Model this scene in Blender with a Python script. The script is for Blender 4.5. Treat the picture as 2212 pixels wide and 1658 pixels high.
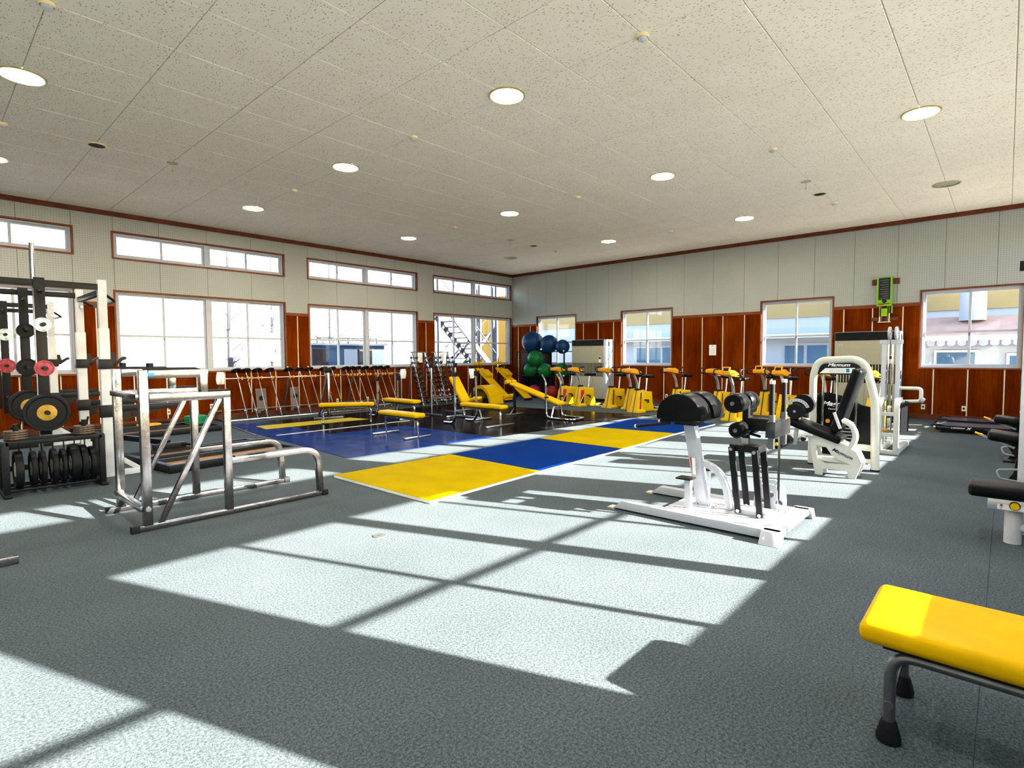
import bpy, bmesh, math, random
from mathutils import Vector, Matrix, geometry
random.seed(7)
R = math.radians
for o in list(bpy.data.objects): bpy.data.objects.remove(o)
S = bpy.context.scene
COL = S.collection

# ------------------------------------------------------------------ camera
CAMZ = 1.5434
yaw, pit, rol = R(42.25), R(-2.92), R(-0.314)
fw = Vector((math.cos(yaw)*math.cos(pit), math.sin(yaw)*math.cos(pit), math.sin(pit)))
rt = fw.cross(Vector((0, 0, 1))).normalized(); up = rt.cross(fw)
rt2 = rt*math.cos(rol) + up*math.sin(rol); up2 = -rt*math.sin(rol) + up*math.cos(rol)
cam_d = bpy.data.cameras.new('camera'); cam_d.sensor_width = 36; cam_d.lens = 1175.3/2212*36
cam_d.clip_start = .05; cam_d.clip_end = 400
cam = bpy.data.objects.new('camera', cam_d); COL.objects.link(cam)
m3 = Matrix((rt2, up2, -fw)).transposed()
cam.matrix_world = Matrix.Translation((0, 0, CAMZ)) @ m3.to_4x4()
S.camera = cam

# ------------------------------------------------------------------ sky, sun, exposure
SUNDIR = Vector((-0.372, 1.0, -0.476)).normalized()
w = bpy.data.worlds.new('sky'); S.world = w; w.use_nodes = True
nt = w.node_tree; nt.nodes.clear()
wo = nt.nodes.new('ShaderNodeOutputWorld'); bg = nt.nodes.new('ShaderNodeBackground')
sk = nt.nodes.new('ShaderNodeTexSky'); sk.sky_type = 'NISHITA'; sk.sun_disc = False
sk.sun_elevation = R(24); sk.sun_rotation = math.atan2(-SUNDIR.x, -SUNDIR.y)
sk.air_density = 1.0; sk.dust_density = 1.2; sk.ozone_density = 1.0
bg.inputs['Strength'].default_value = 0.74
nt.links.new(sk.outputs[0], bg.inputs[0]); nt.links.new(bg.outputs[0], wo.inputs[0])
sun_d = bpy.data.lights.new('sun', 'SUN'); sun_d.energy = 50.0; sun_d.angle = R(0.53); sun_d.color = (1, .86, .755)
sun = bpy.data.objects.new('sun', sun_d); COL.objects.link(sun)
sun.rotation_euler = SUNDIR.to_track_quat('-Z', 'Y').to_euler(); sun.location = (5, -20, 15)
LAMP_STRENGTH = 118.0
S.view_settings.view_transform = 'Standard'; S.view_settings.look = 'None'
S.view_settings.gamma = 1.0; S.view_settings.use_curve_mapping = False
S.view_settings.exposure = 1.05

# ------------------------------------------------------------------ room measures
XW, YW, YN, XB = 16.147, 14.639, -1.44, -6.6     # right wall, left wall, near wall, back wall
CH = 4.755
ZS, ZT = 1.22, 3.02                              # window sill / head
CS, CT = 3.77, 4.31                              # clerestory sill / head
ZWAIN0, ZWAIN1 = 2.69, 2.77                      # wainscot rail

# ================================================================== materials
MAT = {}
def newmat(name):
    m = bpy.data.materials.new(name); m.use_nodes = True
    n = m.node_tree; b = n.nodes['Principled BSDF']
    MAT[name] = m
    return m, n, b
def N(n, t, **kw):
    x = n.nodes.new(t)
    for k, v in kw.items(): setattr(x, k, v)
    return x
def mixc(n, fac, a, b, mode='MIX'):
    x = N(n, 'ShaderNodeMix', data_type='RGBA', blend_type=mode)
    for sock, val in ((0, fac), (6, a), (7, b)):
        if hasattr(val, 'links') or isinstance(val, bpy.types.NodeSocket): n.links.new(val, x.inputs[sock])
        else: x.inputs[sock].default_value = val if not isinstance(val, tuple) or len(val) == 4 else (*val, 1)
    return x.outputs[2]
def math_(n, op, a, b=None, c=None):
    x = N(n, 'ShaderNodeMath', operation=op)
    for i, v in enumerate((a, b, c)):
        if v is None: continue
        if isinstance(v, bpy.types.NodeSocket): n.links.new(v, x.inputs[i])
        else: x.inputs[i].default_value = v
    return x.outputs[0]
def noise(n, scale, detail=3, rough=.5, vec=None):
    x = N(n, 'ShaderNodeTexNoise'); x.inputs['Scale'].default_value = scale
    x.inputs['Detail'].default_value = detail; x.inputs['Roughness'].default_value = rough
    if vec is not None: n.links.new(vec, x.inputs['Vector'])
    return x
def ramp(n, fac, stops):
    x = N(n, 'ShaderNodeValToRGB'); cr = x.color_ramp
    while len(cr.elements) < len(stops): cr.elements.new(.5)
    for e, (p, c) in zip(cr.elements, stops): e.position = p; e.color = (*c, 1)
    n.links.new(fac, x.inputs[0])
    return x.outputs[0]
def pos(n): return N(n, 'ShaderNodeNewGeometry').outputs['Position']
def objco(n): return N(n, 'ShaderNodeTexCoord').outputs['Object']
def scaled(n, vec, s):
    x = N(n, 'ShaderNodeMapping'); x.inputs['Scale'].default_value = s
    n.links.new(vec, x.inputs[0]); return x.outputs[0]
def bump(n, b, h, strength=.2, dist=.01):
    x = N(n, 'ShaderNodeBump'); x.inputs['Strength'].default_value = strength; x.inputs['Distance'].default_value = dist
    n.links.new(h, x.inputs['Height']); n.links.new(x.outputs[0], b.inputs['Normal'])
def mat(name, col, rough=.5, metal=0., var=.12, scale=9., coat=0., bmp=0., bscale=60., spec=.3, ior=1.36):
    m, n, b = newmat(name)
    no = noise(n, scale, 4, .55, objco(n))
    lo = tuple(max(0, c*(1-var)) for c in col); hi = tuple(min(1, c*(1+var)) for c in col)
    n.links.new(ramp(n, no.outputs[0], [(.3, lo), (.7, hi)]), b.inputs['Base Color'])
    b.inputs['Roughness'].default_value = rough; b.inputs['Metallic'].default_value = metal
    b.inputs['Coat Weight'].default_value = coat; b.inputs['Coat Roughness'].default_value = .08
    b.inputs['Specular IOR Level'].default_value = spec; b.inputs['IOR'].default_value = ior
    if bmp: bump(n, b, noise(n, bscale, 2, .5, objco(n)).outputs[0], bmp, .003)
    return m

mat('black_metal', (.0032, .0036, .0045), .42, 0, .3)
mat('black_paint', (.003, .003, .0035), .5, 0, .3)
mat('rubber', (.0045, .005, .006), .55, 0, .3, 30)
mat('black_vinyl', (.003, .0034, .004), .33, 0, .25, 12, 0, .12, 220, .22, 1.3)
mat('dark_plastic', (.006, .006, .007), .42, 0, .2)
mat('white_paint', (.40, .42, .455), .32, 0, .04, 7, .2)
mat('cream_paint', (.52, .53, .47), .28, 0, .05, 7, .3)
mat('worn_white', (.52, .53, .54), .4, 0, .14, 5)
mat('cover_grey', (.045, .05, .05), .45, 0, .1)
mat('mirror', (.88, .88, .90), .06, 1, .03)
mat('gunmetal', (.055, .057, .062), .24, .9, .25)
mat('grey_paint', (.30, .32, .33), .4, 0, .1)
mat('steel', (.42, .43, .45), .24, 1, .15)
mat('silver', (.62, .64, .67), .35, .85, .1)
mat('chrome', (.60, .61, .63), .10, 1, .12, 20)
mat('dull_steel', (.17, .175, .18), .35, .9, .2)
mat('yellow_vinyl', (.56, .32, .001), .36, 0, .09, 5, 0, .05, 160, .15, 1.18)
mat('yellow_plastic', (.66, .40, .003), .3, 0, .06, 5, .05, 0, 60, .25, 1.3)
mat('amber_plastic', (.64, .27, .005), .35, 0, .06, 5)
mat('orange_ring', (.80, .36, .02), .45, 0, .1)
mat('red_paint', (.42, .018, .012), .4, 0, .1)
mat('pink_paint', (.36, .05, .07), .45, 0, .45, 22)
mat('blue_grey_plate', (.45, .55, .62), .3, .3, .5, 16)
mat('hub_yellow', (.45, .26, .03), .5, .1, .4, 14)
mat('hub_cream', (.50, .48, .33), .5, .1, .4, 20)
mat('rust_plate', (.12, .085, .06), .45, .6, .6, 30)
mat('ball_blue', (.004, .030, .10), .38, 0, .12, 3)
mat('ball_green', (.004, .11, .02), .38, 0, .12, 3)
mat('ball_pink', (.28, .02, .06), .4, 0, .12, 3)
mat('ball_red', (.24, .015, .012), .4, 0, .12, 3)
mat('green_paint', (.20, .46, .015), .4, 0, .06)
mat('green_plate', (.015, .25, .09), .45, 0, .15)
mat('teal_print', (.02, .22, .22), .4, 0, .05)
mat('blue_label', (.05, .30, .66), .45, 0, .15, 40)
mat('white_print', (.82, .82, .82), .5, 0, .02)
mat('dark_print', (.02, .02, .025), .5, 0, .1)
mat('red_print', (.55, .02, .03), .5, 0, .05)
mat('paper', (.80, .80, .76), .7, 0, .04)
mat('cloth', (.78, .78, .78), .85, 0, .06, 18, 0, .3, 40)
mat('ac_beige', (.33, .315, .225), .5, 0, .04)
mat('ac_side', (.34, .38, .44), .45, 0, .04)
mat('alu_white', (.42, .44, .48), .35, 0, .03)
mat('plug_cream', (.70, .66, .54), .5, 0, .05)
mat('detector', (.92, .78, .42), .45, 0, .08)
mat('lamp_ring', (.60, .50, .20), .35, .4, .08)
mat('trim_wood', (.11, .026, .010), .42, 0, .3, 4)
mat('rail_wood', (.17, .040, .010), .42, 0, .25, 4)
mat('strip_pale', (.72, .62, .44), .5, 0, .08)
mat('foam_edge', (.80, .80, .76), .7, 0, .05)
mat('platform_wood', (.40, .21, .09), .25, 0, .25, 3, .2)
mat('smoky_plastic', (.20, .15, .13), .25, 0, .3)
mat('ground_pale', (.34, .33, .31), .9, 0, .12, 1.2)
mat('ext_white', (.80, .81, .83), .7, 0, .04, .6)
mat('ext_beige', (.76, .60, .34), .7, 0, .06, .8)
mat('ext_grey', (.46, .48, .50), .7, 0, .08, .8)
mat('ext_blue', (.05, .11, .19), .6, 0, .1, 1.5)
mat('ext_brown', (.045, .033, .033), .6, 0, .1, 1.5)
mat('ext_steel', (.035, .042, .055), .5, 0, .15, 2)
mat('ext_yellow', (.42, .22, .03), .6, 0, .1, 2)
mat('ext_glass', (.08, .16, .24), .12, 0, .2, 1)
mat('ext_pane', (.08, .09, .11), .2, 0, .1, 1)
mat('ext_pale', (.46, .48, .50), .7, 0, .05, .6)
mat('ext_tan', (.40, .28, .12), .7, 0, .08, .8)
mat('ext_far', (.13, .135, .145), .8, 0, .05, .4)
mat('ext_roof', (.46, .28, .22), .7, 0, .15, 3)
mat('bark', (.055, .055, .065), .9, 0, .2, 6)

# carpet
m, n, b = newmat('carpet')
p = pos(n)
n1 = noise(n, 210, 3, .65, p); n2 = noise(n, 75, 4, .75, p); n3 = noise(n, 1.1, 4, .6, p)
mx = math_(n, 'ADD', math_(n, 'MULTIPLY', n1.outputs[0], .35), math_(n, 'MULTIPLY', n2.outputs[0], .65))
c = ramp(n, mx, [(.34, (.007, .011, .014)), (.5, (.053, .069, .078)), (.64, (.122, .142, .150))])
c2 = ramp(n, n3.outputs[0], [(.3, (.80, .83, .83)), (.65, (1, 1, 1))])
n.links.new(mixc(n, 1.0, c, c2, 'MULTIPLY'), b.inputs['Base Color'])
b.inputs['Roughness'].default_value = .95; b.inputs['Specular IOR Level'].default_value = .15
bump(n, b, mx, .5, .006)

# rubber floor sheet, shiny
def rubber_floor(name, lo, hi):
    m, n, b = newmat(name)
    p = pos(n); a = noise(n, 3.0, 5, .6, p); f = noise(n, 40, 3, .6, p)
    n.links.new(ramp(n, a.outputs[0], [(.35, lo), (.7, hi)]), b.inputs['Base Color'])
    n.links.new(ramp(n, a.outputs[0], [(.3, (.12,)*3), (.75, (.24,)*3)]), b.inputs['Roughness'])
    b.inputs['Specular IOR Level'].default_value = .2; b.inputs['IOR'].default_value = 1.035
    bump(n, b, noise(n, 7, 3, .5, p).outputs[0], .06, .02)
rubber_floor('rubber_floor', (.003, .003, .0035), (.008, .007, .007))
rubber_floor('navy_floor', (.004, .016, .085), (.011, .033, .15))
mat('floor_yellow', (.42, .32, .01), .35, 0, .12, 3, 0, 0, 60, .15, 1.2)
mat('mat_yellow', (.36, .25, .001), .6, 0, .10, 2.5, 0, .04, 200, .05, 1.1)
mat('mat_blue', (.003, .022, .14), .6, 0, .12, 2.5, 0, .04, 200, .05, 1.1)

# ceiling tile: short dark fissures on cream rock wool
m, n, b = newmat('ceiling_tile')
p = pos(n); ob = N(n, 'ShaderNodeObjectInfo')
off = N(n, 'ShaderNodeVectorMath', operation='ADD'); n.links.new(p, off.inputs[0])
rv = N(n, 'ShaderNodeCombineXYZ'); n.links.new(math_(n, 'MULTIPLY', ob.outputs['Random'], 40), rv.inputs[2]); n.links.new(rv.outputs[0], off.inputs[1])
vo = N(n, 'ShaderNodeTexVoronoi'); vo.inputs['Scale'].default_value = 1; vo.inputs['Randomness'].default_value = 1
warp = noise(n, 9, 2, .5, off.outputs[0])
va = N(n, 'ShaderNodeVectorMath', operation='MULTIPLY_ADD')
n.links.new(warp.outputs['Color'], va.inputs[0]); va.inputs[1].default_value = (.05, .05, 0); n.links.new(off.outputs[0], va.inputs[2])
n.links.new(scaled(n, va.outputs[0], (44, 17, 1)), vo.inputs['Vector'])
vo2 = N(n, 'ShaderNodeTexVoronoi'); vo2.inputs['Scale'].default_value = 1
n.links.new(scaled(n, va.outputs[0], (19, 50, 1)), vo2.inputs['Vector'])
d1 = math_(n, 'LESS_THAN', vo.outputs['Distance'], .20); d2 = math_(n, 'LESS_THAN', vo2.outputs['Distance'], .14)
ms = math_(n, 'MAXIMUM', d1, d2)
gn = noise(n, 2.0, 3, .5, p)
basec = ramp(n, gn.outputs[0], [(.3, (.90, .85, .72)), (.7, (.94, .895, .77))])
n.links.new(mixc(n, math_(n, 'MULTIPLY', ms, .78), basec, (.27, .22, .14, 1)), b.inputs['Base Color'])
b.inputs['Roughness'].default_value = .9; b.inputs['Specular IOR Level'].default_value = .1
bump(n, b, math_(n, 'SUBTRACT', 1.0, ms), .4, .004)

# perforated acoustic board
m, n, b = newmat('perforated_board')
sp = N(n, 'ShaderNodeSeparateXYZ'); n.links.new(pos(n), sp.inputs[0])
u = math_(n, 'ADD', sp.outputs[0], sp.outputs[1])
fu = math_(n, 'SUBTRACT', math_(n, 'FRACT', math_(n, 'MULTIPLY', u, 1/.046)), .5)
fv = math_(n, 'SUBTRACT', math_(n, 'FRACT', math_(n, 'MULTIPLY', sp.outputs[2], 1/.046)), .5)
dd = math_(n, 'SQRT', math_(n, 'ADD', math_(n, 'MULTIPLY', fu, fu), math_(n, 'MULTIPLY', fv, fv)))
dot = math_(n, 'LESS_THAN', dd, .17)
gn = noise(n, .8, 3, .5, pos(n))
basec = ramp(n, gn.outputs[0], [(.3, (.355, .37, .335)), (.7, (.39, .405, .365))])
n.links.new(mixc(n, math_(n, 'MULTIPLY', dot, .6), basec, (.10, .10, .08, 1)), b.inputs['Base Color'])
b.inputs['Roughness'].default_value = .75; b.inputs['Specular IOR Level'].default_value = .25

# wood veneer wainscot
m, n, b = newmat('wood_panel')
ob = N(n, 'ShaderNodeObjectInfo'); p = pos(n)
off = N(n, 'ShaderNodeVectorMath', operation='ADD'); n.links.new(p, off.inputs[0])
rv = N(n, 'ShaderNodeCombineXYZ')
for i in range(3): n.links.new(math_(n, 'MULTIPLY', ob.outputs['Random'], (17, 23, 9)[i]), rv.inputs[i])
n.links.new(rv.outputs[0], off.inputs[1])
g1 = noise(n, 1.0, 5, .62, scaled(n, off.outputs[0], (38, 38, 1.6)))
g2 = noise(n, 1.0, 3, .5, scaled(n, off.outputs[0], (3.2, 3.2, .8)))
mx = math_(n, 'ADD', math_(n, 'MULTIPLY', g1.outputs[0], .45), math_(n, 'MULTIPLY', g2.outputs[0], .55))
n.links.new(ramp(n, mx, [(.34, (.060, .0075, .0003)), (.52, (.118, .0175, .0006)), (.70, (.19, .036, .002))]), b.inputs['Base Color'])
b.inputs['Roughness'].default_value = .36; b.inputs['Specular IOR Level'].default_value = .02; b.inputs['IOR'].default_value = 1.06
bump(n, b, g1.outputs[0], .08, .004)

# window glass: clear with mirror sheen
m = bpy.data.materials.new('glass'); m.use_nodes = True; MAT['glass'] = m; n = m.node_tree; n.nodes.clear()
oo = N(n, 'ShaderNodeOutputMaterial'); tr = N(n, 'ShaderNodeBsdfTransparent'); gl = N(n, 'ShaderNodeBsdfGlossy')
tr.inputs[0].default_value = (.93, .96, .97, 1); gl.inputs['Roughness'].default_value = .02
fr = N(n, 'ShaderNodeLayerWeight'); fr.inputs[0].default_value = .5
smear = noise(n, 3, 3, .5, pos(n))
mxs = N(n, 'ShaderNodeMixShader')
frs = math_(n, 'ADD', .035, math_(n, 'MULTIPLY', math_(n, 'POWER', fr.outputs['Facing'], 5.0), .9))
n.links.new(math_(n, 'MULTIPLY', frs, math_(n, 'ADD', .8, math_(n, 'MULTIPLY', smear.outputs[0], .5))), mxs.inputs[0])
n.links.new(tr.outputs[0], mxs.inputs[1]); n.links.new(gl.outputs[0], mxs.inputs[2]); n.links.new(mxs.outputs[0], oo.inputs[0])
m = bpy.data.materials.new('smoky_clear'); m.use_nodes = True; MAT['smoky_clear'] = m; n = m.node_tree; n.nodes.clear()
oo = N(n, 'ShaderNodeOutputMaterial'); tr = N(n, 'ShaderNodeBsdfTransparent'); pb = N(n, 'ShaderNodeBsdfPrincipled')
tr.inputs[0].default_value = (.75, .66, .62, 1); pb.inputs['Base Color'].default_value = (.22, .17, .16, 1); pb.inputs['Roughness'].default_value = .2
mxs = N(n, 'ShaderNodeMixShader'); sm = noise(n, 5, 3, .5, pos(n))
n.links.new(math_(n, 'ADD', .35, math_(n, 'MULTIPLY', sm.outputs[0], .4)), mxs.inputs[0])
n.links.new(tr.outputs[0], mxs.inputs[1]); n.links.new(pb.outputs[0], mxs.inputs[2]); n.links.new(mxs.outputs[0], oo.inputs[0])

# aged chrome for the stepped frame
m, n, b = newmat('aged_chrome')
o_ = objco(n); a = noise(n, 4.5, 4, .6, o_); c_ = noise(n, 45, 3, .6, o_)
n.links.new(ramp(n, math_(n, 'ADD', math_(n, 'MULTIPLY', a.outputs[0], .8), math_(n, 'MULTIPLY', c_.outputs[0], .2)),
                 [(.36, (.10, .082, .075)), (.54, (.26, .255, .26)), (.70, (.46, .47, .50))]), b.inputs['Base Color'])
b.inputs['Metallic'].default_value = 1
n.links.new(ramp(n, a.outputs[0], [(.3, (.34,)*3), (.7, (.12,)*3)]), b.inputs['Roughness'])

# checker plate
m, n, b = newmat('checker_plate')
wv = N(n, 'ShaderNodeTexChecker'); wv.inputs['Scale'].default_value = 70; n.links.new(objco(n), wv.inputs[0])
n.links.new(ramp(n, wv.outputs['Fac'], [(0, (.36, .37, .39)), (1, (.50, .51, .54))]), b.inputs['Base Color'])
b.inputs['Roughness'].default_value = .35; bump(n, b, wv.outputs['Fac'], .5, .004)

# lamp
m = bpy.data.materials.new('lamp_glow'); m.use_nodes = True; MAT['lamp_glow'] = m; n = m.node_tree; n.nodes.clear()
oo = N(n, 'ShaderNodeOutputMaterial'); em = N(n, 'ShaderNodeEmission'); em.inputs[0].default_value = (1, .92, .76, 1)
em.inputs[1].default_value = LAMP_STRENGTH; n.links.new(em.outputs[0], oo.inputs[0])

# ================================================================== mesh helpers
class MB:
    def __init__(s): s.v = []; s.f = []
    def add(s, vs, fs):
        o = len(s.v); s.v += [tuple(x) for x in vs]; s.f += [tuple(i+o for i in f) for f in fs]; return s
    def box(s, x0, x1, y0, y1, z0, z1):
        x0, x1 = sorted((x0, x1)); y0, y1 = sorted((y0, y1)); z0, z1 = sorted((z0, z1))
        return s.add([(x0,y0,z0),(x1,y0,z0),(x1,y1,z0),(x0,y1,z0),(x0,y0,z1),(x1,y0,z1),(x1,y1,z1),(x0,y1,z1)],
                     [(0,3,2,1),(4,5,6,7),(0,1,5,4),(1,2,6,5),(2,3,7,6),(3,0,4,7)])
    def frame(s, p, q, upv=(0, 0, 1)):
        d = (Vector(q)-Vector(p)).normalized(); u = Vector(upv)
        if abs(d.dot(u)) > .98: u = Vector((1, 0, 0)) if abs(d.x) < .9 else Vector((0, 1, 0))
        r = d.cross(u).normalized(); return d, r, r.cross(d)
    def bar(s, p, q, w, h=None, upv=(0, 0, 1)):
        h = w if h is None else h; p, q = Vector(p), Vector(q); d, r, u = s.frame(p, q, upv)
        c = [(-1,-1),(1,-1),(1,1),(-1,1)]
        vs = [P + r*(a*w/2) + u*(bb*h/2) for P in (p, q) for a, bb in c]
        return s.add(vs, [(3,2,1,0),(4,5,6,7),(0,1,5,4),(1,2,6,5),(2,3,7,6),(3,0,4,7)])
    def cyl(s, p, q, r0, r1=None, n=14):
        r1 = r0 if r1 is None else r1; p, q = Vector(p), Vector(q); d, r, u = s.frame(p, q)
        vs = []
        for P, rr in ((p, r0), (q, r1)):
            for i in range(n):
                a = 2*math.pi*i/n; vs.append(P + r*(math.cos(a)*rr) + u*(math.sin(a)*rr))
        fs = [(i, (i+1) % n, n+(i+1) % n, n+i) for i in range(n)] + [tuple(range(n-1, -1, -1)), tuple(range(n, 2*n))]
        return s.add(vs, fs)
    @staticmethod
    def fillet(pts, rad, seg=5):
        pts = [Vector(x) for x in pts]; out = [pts[0]]
        for i in range(1, len(pts)-1):
            a, b_, c_ = pts[i-1], pts[i], pts[i+1]
            d1 = (a-b_); d2 = (c_-b_); l = min(rad, d1.length*.49, d2.length*.49)
            A = b_+d1.normalized()*l; C = b_+d2.normalized()*l
            for k in range(seg+1):
                t = k/seg; out.append((1-t)**2*A + 2*t*(1-t)*b_ + t*t*C)
        out.append(pts[-1]); return out
    def sweep(s, pts, prof, rad=0., seg=5, upv=(0, 0, 1)):
        P = s.fillet(pts, rad, seg) if rad > 0 else [Vector(x) for x in pts]
        k = len(prof); u0 = None; vs = []
        for i, c_ in enumerate(P):
            t = (P[min(i+1, len(P)-1)] - P[max(i-1, 0)]).normalized()
            if u0 is None:
                u = Vector(upv)
                if abs(t.dot(u)) > .98: u = Vector((1, 0, 0)) if abs(t.x) < .9 else Vector((0, 1, 0))
            else: u = u0
            u = (u - t*u.dot(t)).normalized(); u0 = u; r = t.cross(u)
            vs += [c_ + r*a + u*b_ for a, b_ in prof]
        fs = []
        for i in range(len(P)-1):
            for j in range(k): fs.append((i*k+j, i*k+(j+1) % k, (i+1)*k+(j+1) % k, (i+1)*k+j))
        fs += [tuple(range(k-1, -1, -1)), tuple(range((len(P)-1)*k, len(P)*k))]
        return s.add(vs, fs)
    def tube(s, pts, r, rad=.05, n=10, seg=5, sy=1.):
        return s.sweep(pts, [(math.cos(2*math.pi*i/n)*r, math.sin(2*math.pi*i/n)*r*sy) for i in range(n)], rad, seg)
    def rtube(s, pts, ww, hh, rad=0., seg=5, upv=(0, 0, 1)):
        return s.sweep(pts, [(-ww/2,-hh/2),(ww/2,-hh/2),(ww/2,hh/2),(-ww/2,hh/2)], rad, seg, upv)
    def prism(s, poly, axis, a0, a1):
        def mp(u, v, a): return {'x': (a, u, v), 'y': (u, a, v), 'z': (u, v, a)}[axis]
        k = len(poly); vs = [mp(u, v, a0) for u, v in poly] + [mp(u, v, a1) for u, v in poly]
        fs = [tuple(range(k-1, -1, -1)), tuple(range(k, 2*k))] + [(i, (i+1) % k, k+(i+1) % k, k+i) for i in range(k)]
        return s.add(vs, fs)
    def holed(s, outer, holes, axis, a0, a1):
        def mp(u, v, a): return {'x': (a, u, v), 'y': (u, a, v), 'z': (u, v, a)}[axis]
        pts = []; eds = []
        for loop in [outer]+holes:
            o = len(pts); pts += [Vector((x, y)) for x, y in loop]; k = len(loop)
            eds += [(o+i, o+(i+1) % k) for i in range(k)]
        r_ = geometry.delaunay_2d_cdt(pts, eds, [], 1, 1e-5)
        cv, tri = r_[0], r_[2]
        def inside(px, py, loop):
            c_ = False; j = len(loop)-1
            for i in range(len(loop)):
                xi, yi = loop[i]; xj, yj = loop[j]
                if (yi > py) != (yj > py) and px < (xj-xi)*(py-yi)/(yj-yi)+xi: c_ = not c_
                j = i
            return c_
        keep = [t for t in tri if not any(inside(sum(cv[i].x for i in t)/len(t), sum(cv[i].y for i in t)/len(t), h) for h in holes)]
        k = len(cv)
        vs = [mp(c_.x, c_.y, a0) for c_ in cv] + [mp(c_.x, c_.y, a1) for c_ in cv]
        fs = [tuple(reversed(t)) for t in keep] + [tuple(i+k for i in t) for t in keep]
        for loop in [outer]+holes:
            o = len(vs); l = len(loop)
            vs += [mp(u, v, a0) for u, v in loop] + [mp(u, v, a1) for u, v in loop]
            fs += [(o+i, o+(i+1) % l, o+l+(i+1) % l, o+l+i) for i in range(l)]
        return s.add(vs, fs)
    def lathe(s, prof, c=(0, 0, 0), axis='z', n=24):
        vs = []; k = len(prof)
        for i in range(n):
            a = 2*math.pi*i/n
            for r, z in prof:
                x, y = r*math.cos(a), r*math.sin(a)
                q = {'z': (x, y, z), 'x': (z, x, y), 'y': (x, z, y)}[axis]
                vs.append((q[0]+c[0], q[1]+c[1], q[2]+c[2]))
        fs = [(i*k+j, ((i+1) % n)*k+j, ((i+1) % n)*k+j+1, i*k+j+1) for i in range(n) for j in range(k-1)]
        return s.add(vs, fs)
    def sphere(s, c, r, n=24, m_=14, sz=1.):
        return s.lathe([(max(1e-4, r*math.sin(math.pi*j/m_)), -r*sz*math.cos(math.pi*j/m_)) for j in range(m_+1)], c, 'z', n)
    def mesh(s, name, bevel=0., angle=35):
        me = bpy.data.meshes.new(name); me.from_pydata([tuple(v) for v in s.v], [], s.f)
        bm = bmesh.new(); bm.from_mesh(me)
        bmesh.ops.recalc_face_normals(bm, faces=bm.faces)
        if bevel > 0:
            bmesh.ops.remove_doubles(bm, verts=bm.verts, dist=1e-5)
            es = [e for e in bm.edges if len(e.link_faces) == 2 and e.calc_face_angle() > R(30)]
            bmesh.ops.bevel(bm, geom=es, offset=bevel, segments=2, affect='EDGES', profile=.6, clamp_overlap=True)
        bm.to_mesh(me); bm.free()
        me.polygons.foreach_set('use_smooth', [True]*len(me.polygons))
        me.set_sharp_from_angle(angle=R(angle))
        return me
    def build(s, name, material, parent=None, bevel=0., angle=35, label=None):
        return link(name, s.mesh(name, bevel, angle), material, parent, label)
def link(name, me, material, parent=None, label=None):
    if not me.materials: me.materials.append(MAT[material])
    o = bpy.data.objects.new(name, me); COL.objects.link(o)
    if parent is not None: o.parent = parent
    if label: o['label'] = label
    return o
def cushion(name, size, loc, material, parent=None, rot=(0, 0, 0), r=.03, seg=3, label=None, taper=None):
    bm = bmesh.new(); bmesh.ops.create_cube(bm, size=1)
    for v in bm.verts:
        v.co.x *= size[0]; v.co.y *= size[1]; v.co.z *= size[2]
        if taper: v.co.x *= 1 + taper*(v.co.y/size[1])
    bmesh.ops.bevel(bm, geom=list(bm.edges), offset=r, segments=seg, affect='EDGES', profile=.5, clamp_overlap=True)
    me = bpy.data.meshes.new(name); bm.to_mesh(me); bm.free()
    me.polygons.foreach_set('use_smooth', [True]*len(me.polygons))
    o = link(name, me, material, parent, label); o.location = loc; o.rotation_euler = rot
    return o
def tag(o, label, cat, group=None):
    o['label'] = label; o['category'] = cat
    if group: o['group'] = group
    return o
def thing(name, label, cat, loc=(0, 0, 0), rz=0, group=None):
    o = bpy.data.objects.new(name, None); COL.objects.link(o); o.empty_display_size = .1
    o.location = loc; o.rotation_euler = (0, 0, rz)
    return tag(o, label, cat, group)
def struct(o): o['kind'] = 'structure'; return o
def semp(name, loc=(0, 0, 0)):
    o = bpy.data.objects.new(name, None); COL.objects.link(o); o.location = loc; return struct(o)
def kids(o): return [c for c in COL.objects if c.parent == o]
def copy_tree(o, parent=None):
    c = o.copy(); COL.objects.link(c); c.parent = parent
    for k in KID.get(o.name, []): copy_tree(k, c)
    return c
KID = {}
def snapshot():
    KID.clear()
    for o in COL.objects:
        if o.parent: KID.setdefault(o.parent.name, []).append(o)
def text_part(s_, size, material, parent, loc, rot, shear=0., bold=0., ext=.001, name='lettering', align='CENTER', sx=1.):
    cu = bpy.data.curves.new('t', 'FONT'); cu.body = s_; cu.size = size; cu.extrude = ext; cu.shear = shear; cu.offset = bold
    cu.align_x = align; cu.align_y = 'CENTER'; cu.resolution_u = 3
    to = bpy.data.objects.new('t', cu); COL.objects.link(to)
    dg = bpy.context.evaluated_depsgraph_get(); me = bpy.data.meshes.new_from_object(to.evaluated_get(dg))
    bpy.data.objects.remove(to); me.name = name
    me.materials.clear(); me.materials.append(MAT[material])
    o = bpy.data.objects.new(name, me); COL.objects.link(o); o.parent = parent
    o.location = loc; o.rotation_euler = rot; o.scale = (sx, 1, 1)
    return o
def cut(u0, u1, z0, z1, ops):
    us = sorted({u0, u1, *[min(max(x, u0), u1) for o in ops for x in (o[0], o[1])]})
    out = []
    for a, b_ in zip(us, us[1:]):
        if b_-a < 1e-4: continue
        zs = [(z0, z1)]
        for o in ops:
            if o[0] < (a+b_)/2 < o[1]:
                nz = []
                for p_, q_ in zs:
                    if o[2] > p_: nz.append((p_, min(q_, o[2])))
                    if o[3] < q_: nz.append((max(p_, o[3]), q_))
                zs = [t for t in nz if t[1]-t[0] > 1e-4]
        out += [(a, b_, p_, q_) for p_, q_ in zs]
    return out
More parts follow.
